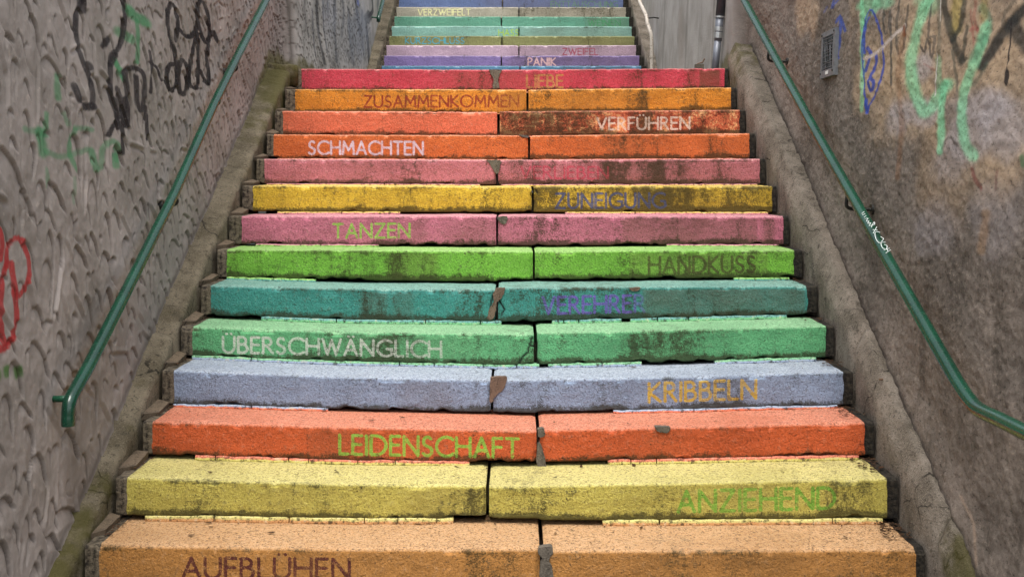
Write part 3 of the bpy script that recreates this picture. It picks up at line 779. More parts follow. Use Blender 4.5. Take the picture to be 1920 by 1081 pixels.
def make_wall(side, strokes, mat, name, label):
    Y, Z, top = wall_grid(side); zz = Y[0]; nr, nc = Y.shape
    g = np.zeros((nr, nc, 3)); ga = np.zeros((nr, nc))
    def blend(c0, c1, m, a, col, op):
        al = a * op
        G = g[:, c0:c1]; A = ga[:, c0:c1]
        old = A[m]; new = al + old * (1 - al)
        cc = np.array(col[:3])
        G[m] = np.where(new[:, None] > 1e-5, (cc * al[:, None] + G[m] * (old * (1 - al))[:, None]) / np.maximum(new, 1e-5)[:, None], cc)
        A[m] = new
    for s in strokes:
        kind = s[0]
        if kind == 's':
            _, pts, w, col, op, soft = s
            r = stroke_alpha(Y, Z, pts, side, w, soft, zz)
            if r is None: continue
            c0, c1, m, a = r
            nn = .75 + .5 * fbm(Y[:, c0:c1][m] * 14, Z[:, c0:c1][m] * 14, int(w) + 5, 3)
            blend(c0, c1, m, np.clip(a * nn, 0, 1), lin(*col), op)
        else:                                             # cloud: centre px, radius px (x, y), colour, opacity
            _, cx, cy, rx, ry, col, op = s
            PX = VX + side * (WA[side] + WB * Z) / np.maximum(Y, .5) * FPX; PY = VY - (Z - EYE) / np.maximum(Y, .5) * FPX
            d = np.hypot((PX - cx) / rx, (PY - cy) / ry) + .9 * (fbm(Y * 5, Z * 5, int(cx) % 50, 4) - .5)
            a = sstep(1.1, .45, d) * (Y > 2.9); m = a > .01
            if m.any(): blend(0, nc, m, a[m], lin(*col), op)
    b = nos(zz)[None]
    hgt = Z - b
    far = sstep(8.95, 9.15, Y) if side < 0 else sstep(8.62, 8.72, Y)
    H = np.zeros((nr, nc)); groove = np.zeros((nr, nc))
    H += (fbm(Y * 2.2, Z * 2.2, 50 + side, 4) - .5) * .022 + far * (.085 if side < 0 else .115)
    if side < 0:
        # trowel presses: a scooped hollow under a sharp arched rim, fading downwards
        r = np.random.default_rng(11); PL = np.zeros((2700, 3)); k = 0; tries = 0
        while k < 2600 and tries < 20000:
            tries += 1
            cy = 3.0 + 10.8 * r.random() ** 1.1; hb = nos(cy)
            tvv = 0.165 * max(cy, 3.2) + EYE + .1
            cz = hb + .03 + (tvv - hb) * r.random()
            R = .020 + .030 * r.random() ** 1.3 + (.035 * r.random() if r.random() < .12 else 0)
            if cy < 5.2: R *= 1.35
            E = R * (1.05 + .8 * r.random()); sep = (R + (.020 if cy < 6 else .010))
            if fbm(np.array([cy * 1.6]), np.array([cz * 1.6]), 61, 2)[0] < .16: continue
            q = PL[:k]
            if k and ((cy - q[:, 0]) ** 2 / (sep + q[:, 2]) ** 2 + (cz - q[:, 1]) ** 2 / (1.25 * (sep + q[:, 2])) ** 2 < .60).any(): continue
            PL[k] = (cy, cz, R); k += 1
            A = (.006 + .010 * r.random()) * (R / .045) ** .4 * (.5 if cy > 9 else 1)
            an = r.normal(.30, .40) if k % 6 else r.normal(.9, .6)
            pad = E * 2.4 + .02
            c0, c1 = np.searchsorted(zz, [cy - pad, cy + pad])
            if c1 - c0 < 2: continue
            y = Y[:, c0:c1]; z = Z[:, c0:c1]
            rowm = np.where((z.min(1) < cz + pad) & (z.max(1) > cz - pad))[0]
            if len(rowm) < 2: continue
            r0, r1 = rowm[0], rowm[-1] + 1
            y = y[r0:r1] - cy; z = z[r0:r1] - cz
            u = y * math.cos(an) + z * math.sin(an); v = -y * math.sin(an) + z * math.cos(an)
            wob = 1 + .16 * (fbm(u * 22 + k, v * 22, 3, 2) - .5)
            rad = np.hypot(u / R, np.where(v > 0, v / E, v / (E * 1.9))) * wob; t = (1 - rad) * R
            ww = max(.0042, .0011 * cy)               # rims soften a little with wear
            sg = 1 if k % 5 else -1
            up = sstep(-.25, .3, v / E + (.9 + .5 * (k % 3)) * np.clip(sg * u / R, -.4, 1.1)) * sstep(-1.9, -1.0, v / E)
            prof = np.where(t > 0, -A * np.exp(-t / (R * .38)) * (1 - np.exp(-t / ww * 1.9)) * 1.4, A * .32 * np.exp(t / ww) * sstep(0, -.004, t))
            dep = prof * up
            if k % 8 == 0:
                g_ = sstep(E * 1.7, E, np.abs(v)); dep = (-A * .7 * np.exp(-(u / .009) ** 2) + A * .5 * np.exp(-((u - .018) / .009) ** 2)) * g_
            H[r0:r1, c0:c1] += dep
            if k % 8: groove[r0:r1, c0:c1] = np.maximum(groove[r0:r1, c0:c1], up * np.exp(-((t - .004) / (ww * .62)) ** 2) * .8)  # crevice shade under the rim, painted in as a dark line
        cr = np.abs(fbm(Y * 3.1, Z * 3.1, 31, 4) - .5)       # smeared creases where the render was dragged
        H -= .003 * sstep(.012, .0, cr) * sstep(.45, .6, fbm(Y * 1.3, Z * 1.3, 33, 2))
        groove = np.maximum(groove, .25 * sstep(.010, .0, cr) * sstep(.45, .6, fbm(Y * 1.3, Z * 1.3, 33, 2)))
        H += (fbm(Y * 30, Z * 30, 5, 4) - .5) * .006 * (1 - .6 * far)
        H += (fbm(Y * 9, Z * 6, 15, 3) - .5) * .006 * (1 - .6 * far)
    else:
        H += (fbm(Y * 13, Z * 18, 6, 4) - .5) * .012 * (1 - .9 * far)
        H += (fbm(Y * 34, Z * 50, 8, 3) - .5) * .008 * (1 - .9 * far)
        # shutter board marks on the landing stretch
        for j, (jy, st) in enumerate(((9.5, .006), (10.27, -.010), (11.1, .007), (11.7, -.012), (12.85, .010), (13.3, -.008))):
            H += st * sstep(jy - .02, jy + .02, Y); groove = np.maximum(groove, .55 * np.exp(-((Y - jy) / .03) ** 2))
        # damp, ragged fillet where wall meets kerb
        H += .022 * sstep(.36, .17, hgt + .05 * (fbm(Y * 6, Z * 3, 9, 3) - .5)) * (Y < 8.6)
    # vertical joints
    joints = ([9.02] if side < 0 else [])
    for j in joints:
        jj = j + .03 * np.sin(Z * 3)
        H -= .012 * np.exp(-((Y - jj) / .012) ** 2); groove = np.maximum(groove, np.exp(-((Y - jj) / .02) ** 2))
    if side > 0: groove = np.maximum(groove, .85 * np.exp(-((hgt - .165 + .015 * (fbm(Y * 7, Z * 7, 4, 3) - .5)) / .022) ** 2) * (Y < 8.5))
    else: groove = np.maximum(groove, .55 * np.exp(-((hgt - .045) / .018) ** 2) * (Y < 8.4))
    moss = .75 * sstep(.20, .02, hgt + .12 * (fbm(Y * 6, Z * 6, 77, 3) - .5)) * (.35 + .65 * sstep(6.8, 8.4, Y))
    if side < 0: moss = moss + .5 * sstep(.55, .1, hgt) * sstep(7.9, 8.5, Y) * sstep(10.6, 9.6, Y)
    if side > 0:
        moss = moss + .55 * sstep(.8, .05, hgt) * np.exp(-((Y - 8.85) / .28) ** 2) + .35 * (Y < 4.6) * sstep(.55, .62, fbm(Y * 2.5, Z * 1.4, 21, 3)) * (hgt < 1.0)
    XX = side * (WA[side] + WB * Z + (-H))                 # H pushes towards the stair
    # top and back of the wall
    Y2 = np.vstack([Y, Y[:1], Y[:1]]); Z2 = np.vstack([Z, Z[-1:], nos(zz)[None] - .4]); X2 = np.vstack([XX, XX[-1:] + side * .35, XX[-1:] + side * .42])
    V = np.stack([X2, Y2, Z2], -1).reshape(-1, 3)
    F = grid_faces(nr + 2, nc, flip=side < 0)
    pad = lambda a: np.vstack([a, a[-1:] * 0, a[-1:] * 0])
    V[:, 1] += 0
    root = empty(name, (side * 1.8, 8.0, float(nos(8.0))), label, "wall", None)
    gc = np.concatenate([np.vstack([g, np.zeros((2, nc, 3))]), np.ones((nr + 2, nc, 1))], -1)
    o = mesh_from("render_face" if side < 0 else "concrete_face", V, F, mat, root, True,
                  {"grafa": pad(ga), "far": pad(far), "moss": pad(moss), "groove": pad(np.clip(groove, 0, 1))}, {"graf": gc})
    return root

def z1(pts): return [(x / 3, y / 3) for x, y in pts]
def z4(pts): return [(x / 3, 360 + y / 3) for x, y in pts]
def z6(pts): return [(440 + x / 6, y / 6) for x, y in pts]
def z3(pts): return [(1280 + x / 3, y / 3) for x, y in pts]
BK = (34, 30, 32); GN = (52, 132, 82); RD = (150, 38, 38)
SLFT = []
def add(L, f, pts, w, col, op=.95, soft=.2): L.append(('s', f(pts), w, col, op, soft))
G2 = (58, 120, 78)
for pts, w, op in (([(720,60),(760,95),(820,125)], 19, .75), ([(765,120),(772,240),(768,350)], 7, .7), ([(665,180),(730,220)], 16, .6), ([(640,330),(665,390),(690,450)], 8, .75),
      ([(330,430),(326,490),(330,550)], 11, .6), ([(268,640),(258,760)], 8, .6), ([(225,740),(240,800),(245,860)], 17, .7), ([(140,725),(200,740),(265,760)], 10, .45),
      ([(260,850),(330,880),(400,872),(500,840)], 9, .45), ([(428,730),(400,800),(396,870),(440,960)], 8, .6), ([(430,720),(480,722),(520,730)], 8, .5),
      ([(520,850),(530,900),(545,950)], 12, .6), ([(575,940),(580,840),(630,795),(665,830),(660,900)], 9, .55), ([(650,880),(652,930)], 12, .6), ([(262,950),(265,1050)], 7, .4), ([(370,640),(390,700)], 9, .4),
      ([(420,1000),(410,1140)], 6, .3)):
    add(SLFT, z1, pts, w * 1.15, G2, min(.9, op * 1.15), .45)
for pts, w in (([(470,0),(440,60),(430,150),(450,270),(480,370),(508,450),(520,540),(515,600)], 8), ([(460,10),(462,50)], 15), ([(425,485),(450,560)], 12), ([(480,600),(520,600)], 12), ([(500,365),(506,378)], 11), ([(610,220),(580,262)], 8),
      ([(690,0),(695,100),(685,200),(660,280),(625,315),(615,420),(618,540),(650,640),(660,720)], 7), ([(708,710),(714,600),(708,500),(700,410),(740,382),(790,400),(812,450),(812,550),(795,620),(772,580),(760,430)], 8),
      ([(645,310),(620,360)], 9), ([(655,500),(680,600),(695,700)], 9), ([(700,560),(690,640),(700,700)], 10), ([(610,760),(640,700),(680,705),(688,860)], 7), ([(820,600),(830,780)], 6), ([(846,290),(852,400),(848,520)], 5), ([(840,350),(880,380),(912,450)], 5),
      ([(640,560),(660,660)], 8)):
    add(SLFT, z1, pts, w * 1.25, BK, .93, .3)
for pts, w in (([(990,230),(1003,130),(990,60),(967,22),(947,60),(942,140),(960,220),(985,300),(1000,400),(998,460),(975,510),(950,490),(940,420),(958,365),(985,362)], 7),
      ([(1005,400),(1022,340),(1045,360),(1060,430),(1050,500),(1028,532),(1010,490),(1005,400)], 7),
      ([(1015,170),(1050,207),(1090,190),(1110,130),(1108,50),(1130,5),(1160,40),(1175,120),(1182,200),(1160,240),(1130,180),(1115,100),(1118,40)], 7),
      ([(1110,190),(1088,260),(1072,350),(1060,450),(1085,492),(1110,480),(1115,350),(1115,220)], 6.5),
      ([(1225,235),(1205,180),(1182,220),(1165,330),(1172,400),(1172,470),(1150,450),(1130,400)], 6.5)):
    add(SLFT, z1, pts, w * 1.12, (22, 20, 22), .97, .15)
for pts, w in (([(-20,180),(5,220),(15,290),(0,380)], 11), ([(40,420),(50,310),(100,258),(140,290),(165,380),(162,470),(130,560),(98,580),(80,500),(68,400)], 10),
      ([(40,400),(18,480),(8,600),(15,760),(40,850),(80,810),(100,720),(92,620),(80,560)], 10), ([(-10,870),(30,880),(80,820)], 15)):
    add(SLFT, z4, pts, w, RD, .9, .25)
for c in ((45, 1005), (112, 1012), (-5, 1030)):
    add(SLFT, z4, [(c[0], c[1] - 16), (c[0] + 2, c[1] + 18)], 13, (52, 96, 30), .85, .6)
for pts, w, op in (([(815,0),(815,150),(840,400),(870,560),(900,720)], 4.6, .8), ([(940,0),(945,200)], 2.5, .5), ([(1025,0),(1022,300),(1035,500),(1045,700)], 4.6, .85), ([(1262,-20),(1290,150),(1315,300),(1325,400)], 6, .85),
      ([(1470,0),(1470,130),(1400,215),(1398,320),(1415,500),(1430,770)], 4, .9), ([(1440,160),(1400,230)], 10, .85), ([(1190,600),(1240,700)], 12, .45), ([(950,640),(1000,720)], 9, .4), ([(665,0),(675,200),(720,420)], 2.2, .5)):
    add(SLFT, z6, pts, w, (38, 38, 42), op, .3)
for pts, w in (([(880,0),(890,300),(930,600)], 3), ([(1110,0),(1130,200),(1105,420)], 3.5), ([(1180,100),(1200,380),(1230,620)], 4), ([(1540,0),(1530,120),(1560,260)], 3), ([(1350,120),(1345,330),(1362,560)], 3), ([(760,100),(775,420),(800,640)], 3)):
    add(SLFT, z6, pts, w, (56, 62, 74), .6, .5)
SLFT.append(('c', 655, 60, 22, 60, (104, 116, 136), .45)); SLFT.append(('c', 600, 30, 16, 50, (112, 118, 132), .4))
add(SLFT, z6, [(1300,0),(1304,60)], 5, (60, 80, 150), .8, .4)
SLFT.append(('c', 640, 70, 60, 70, (128, 130, 132), .5))

SR = []
TAN = (184, 158, 128)
for cx, cy, rx, ry, op in ((1790, 40, 180, 170, .85), (1700, 160, 110, 130, .8), (1900, 200, 130, 170, .75), (1770, 330, 70, 110, .4), (1512, 22, 26, 55, .6), (1860, 330, 60, 60, .4)):
    SR.append(('c', cx, cy, rx, ry, TAN, op * .8))
for cx, cy, rx, ry, op in ((1730, 125, 24, 34, .6), (1725, 210, 55, 34, .6), (1840, 200, 70, 40, .55), (1890, 240, 60, 80, .6), (1680, 225, 25, 30, .5), (1820, 260, 60, 60, .5), (1750, 420, 60, 60, .3), (1780, 300, 50, 60, .35), (1880, 400, 60, 90, .25)):
    SR.append(('c', cx, cy, rx, ry, (165, 158, 160), op))
MN = (128, 210, 160)
for pts, w, col, op, so in (
  ([(1008,-20),(1010,200),(1008,420),(1006,620)], 8, MN, .6, .6), ([(1100,-20),(1080,60)], 14, MN, .4, .6), ([(1350,-20),(1400,40)], 30, MN, .4, .6), ([(1700,260),(1720,120),(1680,40)], 14, (90,150,120), .5, .6), ([(1880,-20),(1800,100),(1830,200)], 8, (54,58,54), .5, .5), ([(1650,0),(1640,90),(1660,180)], 6, (150,76,66), .45, .5), ([(1440,-20),(1450,120),(1445,300)], 9, (70,80,70), .5, .5), ([(1400,420),(1480,560),(1560,620)], 10, (90,86,84), .35, .6), ([(1110,40),(1105,200),(1120,360)], 5, (90,80,70), .5, .5), ([(1000,30),(1060,20),(1160,20)], 16, MN, .45, .6), ([(1030,60),(1015,160)], 12, MN, .55, .5),
  ([(1560,-20),(1545,60),(1540,170)], 22, (168, 150, 52), .55, .6), ([(1700,-20),(1690,100)], 16, (160, 140, 60), .4, .6),
  ([(1475,-20),(1480,60),(1505,150),(1540,260),(1570,340)], 13, (50, 52, 46), .85, .5), ([(1590,-20),(1580,80),(1560,160),(1520,230)], 10, (50, 52, 46), .85, .5),
  ([(1600,150),(1590,260),(1570,360),(1600,330)], 7, (60, 60, 52), .75, .5),
  ([(1135,60),(1130,160),(1145,195),(1162,150),(1168,60),(1175,200),(1175,480)], 4.2, (80, 76, 70), .85, .3), ([(1218,-10),(1205,120),(1210,290),(1238,280),(1250,180),(1272,30)], 4.4, (84, 78, 70), .8, .35),
  ([(1400,20),(1385,200),(1420,210),(1405,325),(1380,220),(1360,290),(1335,260)], 4.6, (84, 78, 72), .8, .35), ([(1520,280),(1540,420),(1550,510)], 6, (80, 84, 74), .6, .4), ([(1470,830),(1485,785),(1515,775),(1550,820)], 5, (84, 76, 70), .7, .4),
  ([(1940,30),(1860,110),(1790,200),(1740,290),(1690,370)], 22, (40, 42, 40), .92, .45), ([(1850,130),(1880,190),(1940,260)], 26, (44, 44, 42), .85, .5), ([(1842,130),(1838,300),(1828,400)], 3.2, (40, 34, 34), .9, .3), ([(1830,400),(1828,470)], 7, (36, 30, 30), .95, .25),
  ([(1640,150),(1620,170),(1660,165),(1690,200)], 5, (156, 70, 66), .6, .4), ([(1620,60),(1640,250)], 4, (150, 80, 70), .5, .4), ([(1630,950),(1650,1000),(1680,1060)], 8, (120, 48, 50), .6, .5), ([(1770,960),(1760,1060)], 6, (110, 60, 58), .4, .5), ([(1360,360),(1430,400)], 4, (150, 84, 74), .4, .4),
  ([(1400,-20),(1360,40),(1325,150),(1295,260),(1282,380),(1300,500),(1335,590),(1362,630),(1405,600),(1440,540),(1490,480)], 22, MN, .64, .5),
  ([(1480,470),(1462,560),(1455,700),(1450,850)], 14, MN, .7, .5), ([(1700,150),(1680,260),(1640,370),(1600,480),(1578,600),(1580,720),(1600,820),(1640,880)], 19, MN, .64, .5),
  ([(1690,220),(1640,330)], 20, (70, 130, 100), .5, .5), ([(1440,330),(1450,500)], 12, (110, 170, 130), .5, .5),
  ([(1035,635),(1020,480),(1008,330),(1015,180),(1045,70),(1075,70),(1105,160),(1130,280),(1128,390),(1095,510),(1050,590),(1035,635)], 3.8, (52, 76, 160), .9, .25),
  ([(1035,635),(1030,560)], 6, (48, 72, 160), .85, .3),
  ([(1050,100),(1030,150),(1020,230),(1022,300)], 5, (48, 72, 160), .9, .25), ([(1040,270),(1056,310),(1030,380),(1024,400)], 6, (48, 72, 160), .9, .25), ([(1085,300),(1090,340),(1070,400),(1045,460),(1060,510),(1078,470),(1060,440)], 6, (48, 72, 160), .9, .25),
  ([(880,90),(885,180),(870,300),(872,330)], 4.6, (56, 78, 150), .85, .3), ([(862,125),(880,95),(895,130),(912,175)], 5.5, (56, 78, 150), .85, .3), ([(850,-10),(840,40),(850,30),(870,0)], 5, (60, 80, 150), .7, .4), ([(800,70),(812,40)], 4, (60, 80, 150), .6, .4),
  ([(1018,328),(1070,310),(1130,262),(1190,200),(1245,145)], 7, (192, 178, 168), .9, .2), ([(1240,150),(1245,200)], 6, (120, 66, 36), .8, .5), ([(1236,200),(1215,420),(1225,700),(1205,1000)], 10, (128, 84, 48), .4, .7),
  ([(800,20),(790,100),(770,180)], 12, (90, 80, 70), .5, .5), ([(1435,300),(1428,420),(1420,540)], 1.8, (210, 200, 196), .8, .3), ([(1455,0),(1452,120)], 1.6, (220, 210, 200), .8, .3),
  ([(1920,880),(1925,930)], 10, (40, 110, 70), .6, .5), ([(1640,480),(1720,360)], 9, (70, 90, 76), .4, .5)):
    add(SR, z3, pts, w, col, op, so)
# paler, pinkish streaks lower on the wall and dark damp runs
def zm(pts): return pts
for pts, w, col, op, so in (([(1850,400),(1840,470)], 16, (150, 118, 84), .5, .6), ([(1300,120 / 1),(1298,20)], 10, (120, 96, 76), .2, .6), ([(1635,400),(1640,620)], 26, (70, 62, 56), .35, .8),
      ([(1805,930),(1830,985),(1842,1060)], 5, (170, 146, 124), .45, .6)):
    add(SR, zm, pts, w, col, op, so)

wallL = make_wall(-1, SLFT, wall_mat("trowelled_render", -1), "retaining_wall", "left wall of grey trowelled render scooped with curved marks and sprayed with black, green and red graffiti")
wallR = make_wall(1, SR, wall_mat("eroded_concrete", 1), "retaining_wall", "right wall of rough brown eroded concrete with mint, blue and black graffiti")

# ------------------------------------------------------------------ handrails
m_green = rail_mat("green_rail_paint", lin(7, 62, 43), lin(5, 50, 35))
m_iron = plain_mat("dark_iron", lin(34, 34, 30), .55, .4, 0.3, .3, 80, .001)
m_greeniron = plain_mat("green_iron", lin(20, 74, 50), .45, .4, 0, .3, 80, .001)
m_white = NT("flaking_white_paint")
_n = m_white.noise(45, 4, .7); _n2 = m_white.noise(10, 3, .6)
m_white = m_white.out(m_white.mix(m_white.rng(_n, .56, .64, 0, .8), lin(178, 170, 158), lin(96, 78, 62)), .6, m_white.bump(_n, .5, .003), .4)

def rail_points(pts, side, off):
    if side < 0 and off > .11: off = .066
    out = []
    for x, y in pts:
        z, h = wallpt(x, y, side, off); out.append((float(wallX(side, h, off)), float(z), float(h)))
    return out
def densify(P, n=6):
    P = np.array(P); out = []
    for a, b in zip(P[:-1], P[1:]):
        for t in np.linspace(0, 1, n, endpoint=False): out.append(a + (b - a) * t)
    out.append(P[-1]); return out

OFF = .115
def bracket(root, p, side, mat, drop=.085, rr=.0085):
    """J shaped bar: from the wall, out under the rail, curving up into it; with a round wall plate"""
    x, y, z = p; xw = float(wallX(side, z - drop, -.01))
    P = [(xw, y, z - drop), (x + side * .02, y, z - drop), (x - side * .006, y, z - drop + .006), (x - side * .014, y, z - drop + .03), (x - side * .006, y, z - .01)]
    P = catmull([(xw, y, z - drop), (x + side * .055, y, z - drop), (x + side * .015, y, z - drop + .002), (x - side * .012, y, z - drop + .018), (x - side * .006, y, z - .012)], 6)
    V, F = tube(P, rr, 10)
    b = mesh_from("bracket", V, F, mat, root, True)
    xp = float(wallX(side, z - drop, 0))
    V, F = tube([(xp + side * .01, y, z - drop), (xp - side * .012, y, z - drop)], .024, 14)
    mesh_from("wall_plate", V, F, mat, b, False)
    return b

# left rail of the lower flight
hl = empty("handrail", (-1.55, 4.3, .8), "long green tubular handrail on the left wall, its lower end bent down", "handrail", "green handrails on the walls")
pl = rail_points([(530, -62), (496, 6), (446, 104), (400, 198), (327, 363), (233, 553), (166, 686)], -1, OFF)
d = np.array(pl[0]) - np.array(pl[1]); up_ext = np.array(pl[0]) + d / np.linalg.norm(d) * .9
e1 = np.array(rail_points([(146, 722)], -1, OFF)[0]); e2 = np.array(rail_points([(131, 752)], -1, OFF)[0]); 
e3 = e2 + np.array([0, -.015, -.055]); e4 = e3 + np.array([0, .0, -.03])
path = densify([up_ext] + pl, 6)[:-1] + list(catmull([pl[-1], e1, e2, e3, e4], 8))
V, F = tube(path, .0245, 20); mesh_from("rail_tube", V, F, m_green, hl, True)
c = np.array(rail_points([(405, 190)], -1, OFF)[0]); dd = (np.array(pl[3]) - np.array(pl[4])); dd /= np.linalg.norm(dd)
V, F = tube([c - dd * .003, c + dd * .003], .0258, 20); mesh_from("weld_seam", V, F, m_greeniron, hl, False)
for px, py in ((440, 116), (327, 363)):
    bracket(hl, rail_points([(px, py)], -1, OFF)[0], -1, m_iron, .06)
bz = np.array(e2) + np.array([0, 0, .01])
V, F = tube([bz, (float(wallX(-1, bz[2], -.01)), bz[1] + .02, bz[2] - .005)], .012, 10); mesh_from("bracket", V, F, m_greeniron, hl, True)

# right rail of the lower flight
hr = empty("handrail", (1.55, 3.9, .8), "long green tubular handrail on the right wall with a white paint-pen scrawl", "handrail", "green handrails on the walls")
pr = rail_points([(1372, -40), (1396, 2), (1445, 92), (1530, 248), (1597, 366), (1660, 478), (1793, 712), (1812, 742)], 1, OFF)
d = np.array(pr[0]) - np.array(pr[1]); up_ext = np.array(pr[0]) + d / np.linalg.norm(d) * .9
q1 = np.array(rail_points([(1835, 767)], 1, OFF)[0]); q2 = np.array(rail_points([(1880, 789)], 1, OFF)[0]); q3 = np.array(rail_points([(1960, 829)], 1, OFF)[0]) 
q4 = q3 + (q3 - q2) / np.linalg.norm(q3 - q2) * .25
path = densify([up_ext] + pr, 6)[:-1] + list(catmull([pr[-1], q1, q2, q3, q4], 6))
V, F = tube(path, .0245, 20); mesh_from("rail_tube", V, F, m_green, hr, True)
for px, py in ((1444, 90), (1592, 358)):
    bracket(hr, rail_points([(px, py)], 1, OFF)[0], 1, m_iron)
V, F = tube([q3, (float(wallX(1, q3[2], -.01)), q3[1], q3[2])], .012, 10); mesh_from("bracket", V, F, m_greeniron, hr, True)
# white scrawl written along the top of the right rail
m_pen = plain_mat("white_pen", lin(225, 232, 228), .6, .3, 0, .1)
def on_rail(t, s):
    """t 0..1 along the written stretch, s -1..1 across it"""
    a = np.array(rail_points([(1625, 405)], 1, OFF)[0]); b = np.array(rail_points([(1671, 480)], 1, OFF)[0])
    ax = (b - a) / np.linalg.norm(b - a); c = a + (b - a) * t
    view = np.array([0, 0, EYE]) - c; view -= ax * np.dot(view, ax); view /= np.linalg.norm(view)
    sdv = np.cross(ax, view); an = s * 1.0
    return c + (view * math.cos(an) + sdv * math.sin(an)) * .0254
scr = [[(0, .5), (.0, -.1)], [(.04, .5), (.05, 0)], [(.1, .5), (.1, 0)], [(.14, .5), (.18, .0), (.2, .5), (.24, .1), (.26, .5), (.3, 0), (.32, .5), (.36, -.3), (.3, -.6), (.38, .3)],
       [(.42, -.5), (.5, .6)], [(.5, -.3), (.44, .3)], [(.56, -.5), (.52, .2), (.64, .7), (.76, .4), (.72, -.4), (.66, -.2)], [(.8, -.4), (.78, .3), (.86, .5), (.94, .1), (.88, -.3), (.84, 0)], [(.94, -.5), (.92, .5)], [(.98, -.5), (.99, .5)], [(.94, 0), (1.0, 0)]]
P_ = []
for s in scr:
    cc = catmull(s, 5) if len(s) > 2 else np.array(s)
    pts = [on_rail(t * 1.0, q) for t, q in cc]
    P_.append(tube(pts, .0013, 5))
V, F = join(P_); mesh_from("pen_scrawl", V, F, m_pen, hr, False)

# green rail of the upper flight, left
hu = empty("handrail", (-1.6, 13.8, 3.3), "short visible end of green handrail beside the upper flight, top left", "handrail", "green handrails on the walls")
a = np.array([X_at(710, 14.0), 14.0, Z_at(33, 14.0)])
# walk along the slope of the stair
dirn = np.array([.0, 1, .60]); dirn /= np.linalg.norm(dirn)
path = [a + dirn * 3.6, a + dirn * 1.5, a + dirn * .4, a + dirn * .12, a, a + np.array([0, -.02, -.05])]
V, F = tube(path, .024, 14); mesh_from("rail_tube", V, F, m_green, hu, True)
V, F = tube([a + np.array([0, .02, -.005]), (float(wallX(-1, a[2], -.01)), a[1] + .02, a[2] + .02)], .009, 8); mesh_from("bracket", V, F, m_greeniron, hu, True)

# flaking white pipe rail of the upper flight, right
hw = empty("handrail", (1.6, 13.3, ZLAND), "crooked white pipe rail with flaking paint beside the upper flight, top right", "handrail")
yb = 13.2
def P3(px, py, y): return np.array([X_at(px, y), y, Z_at(py, y)])
foot = np.array([X_at(1222, yb), yb, ZLAND]); 
pth = [foot, P3(1222, 110, yb), P3(1221.5, 70, yb), P3(1218, 56, yb + .03), P3(1214, 44, yb + .12)]
V, F = tube(catmull(pth, 6), .020, 14); mesh_from("pipe_foot", V, F, m_white, hw, True)
s0 = pth[-1]; dw = np.array([-.035, 1, .60]); 
p2 = [s0 + dw * t + np.array([.010 * math.sin(t * 9), 0, .012 * math.sin(t * 7)]) for t in np.linspace(-.05, 3.8, 20)]
V, F = tube(p2, .020, 14); mesh_from("pipe_rail", V, F, m_white, hw, True)
V, F = tube([P3(1222, 107, yb) - np.array([0, 0, .006]), P3(1222, 107, yb) + np.array([0, 0, .010])], .026, 14); mesh_from("pipe_collar", V, F, m_white, hw, False)
bpnt = s0 + dw * .12
V, F = tube([bpnt, bpnt + np.array([.09, .0, .01]), bpnt + np.array([.16, 0, .0])], .008, 8); mesh_from("bracket", V, F, m_iron, hw, True)

# ------------------------------------------------------------------ downpipe
m_pipe = plain_mat("zinc_grey_paint", lin(112, 116, 124), .45, .5, .35, .25, 12, .001)
m_pipeD = plain_mat("pipe_dark_paint", lin(62, 64, 70), .5, .5, .2, .25, 12, .001)
m_galv = plain_mat("galvanised_band", lin(176, 178, 176), .35, .5, .7, .2, 60)
dp = empty("drainpipe", (1.56, 9.0, ZLAND), "grey metal drainpipe with bright bands on the right wall of the landing", "pipe")
def pipeP(py):
    y = 9.0; h = Z_at(py, y); return np.array([X_at(1342 + (125 - py) * .082, y), y, h])
V, F = tube([np.array([pipeP(128)[0] - .01, 9.0, ZLAND]), pipeP(72)], .027, 18); mesh_from("pipe_section", V, F, m_pipe, dp, True)
V, F = tube([pipeP(72) - np.array([0, 0, .02]), pipeP(32)], .030, 18); mesh_from("pipe_section", V, F, m_pipe, dp, True)
V, F = tube([pipeP(33), pipeP(-140), pipeP(-330)], .033, 18); mesh_from("pipe_section", V, F, m_pipeD, dp, True)
for y0, y1, r in ((72, 61, .033), (59, 51, .033), (34, 31, .037)):
    V, F = tube([pipeP(y0), pipeP(y1)], r, 18); mesh_from("pipe_band", V, F, m_galv, dp, False)
pc = pipeP(32.5)
V, F = box((pc[0] + .09, 9.0, pc[2]), (.12, .02, .012)); cl = mesh_from("pipe_clamp", V, F, m_galv, dp, False)
V, F = tube([pc + np.array([.045, -.02, 0]), pc + np.array([.045, .02, 0])], .006, 8); mesh_from("bolt", V, F, m_galv, cl, False)

# ------------------------------------------------------------------ ventilation grille on the right wall
vg_c = wallpt(1558, 99, 1)
cy, cz = float(vg_c[0]), float(vg_c[1]); hw_, hh = .135, .118
vg = empty("vent_grille", (float(wallX(1, cz)), cy, cz), "small grey metal vent grille with torn wire mesh on the right wall", "vent grille")
m_frame = plain_mat("weathered_zinc", lin(120, 122, 124), .5, .5, .4, .3, 30, .001)
m_black = plain_mat("duct_shade", lin(14, 13, 12), .9, .1)
def wpt(u, v, o):                                        # u along wall, v up, o towards the stair
    h = cz + v; return (float(wallX(1, h)) - o, cy + u, h)
def wbox(u0, u1, v0, v1, o0, o1):
    V = [wpt(u, v, o) for u in (u0, u1) for v in (v0, v1) for o in (o0, o1)]
    return V, [(0, 1, 3, 2), (4, 6, 7, 5), (0, 4, 5, 1), (2, 3, 7, 6), (0, 2, 6, 4), (1, 5, 7, 3)]
fw = .028
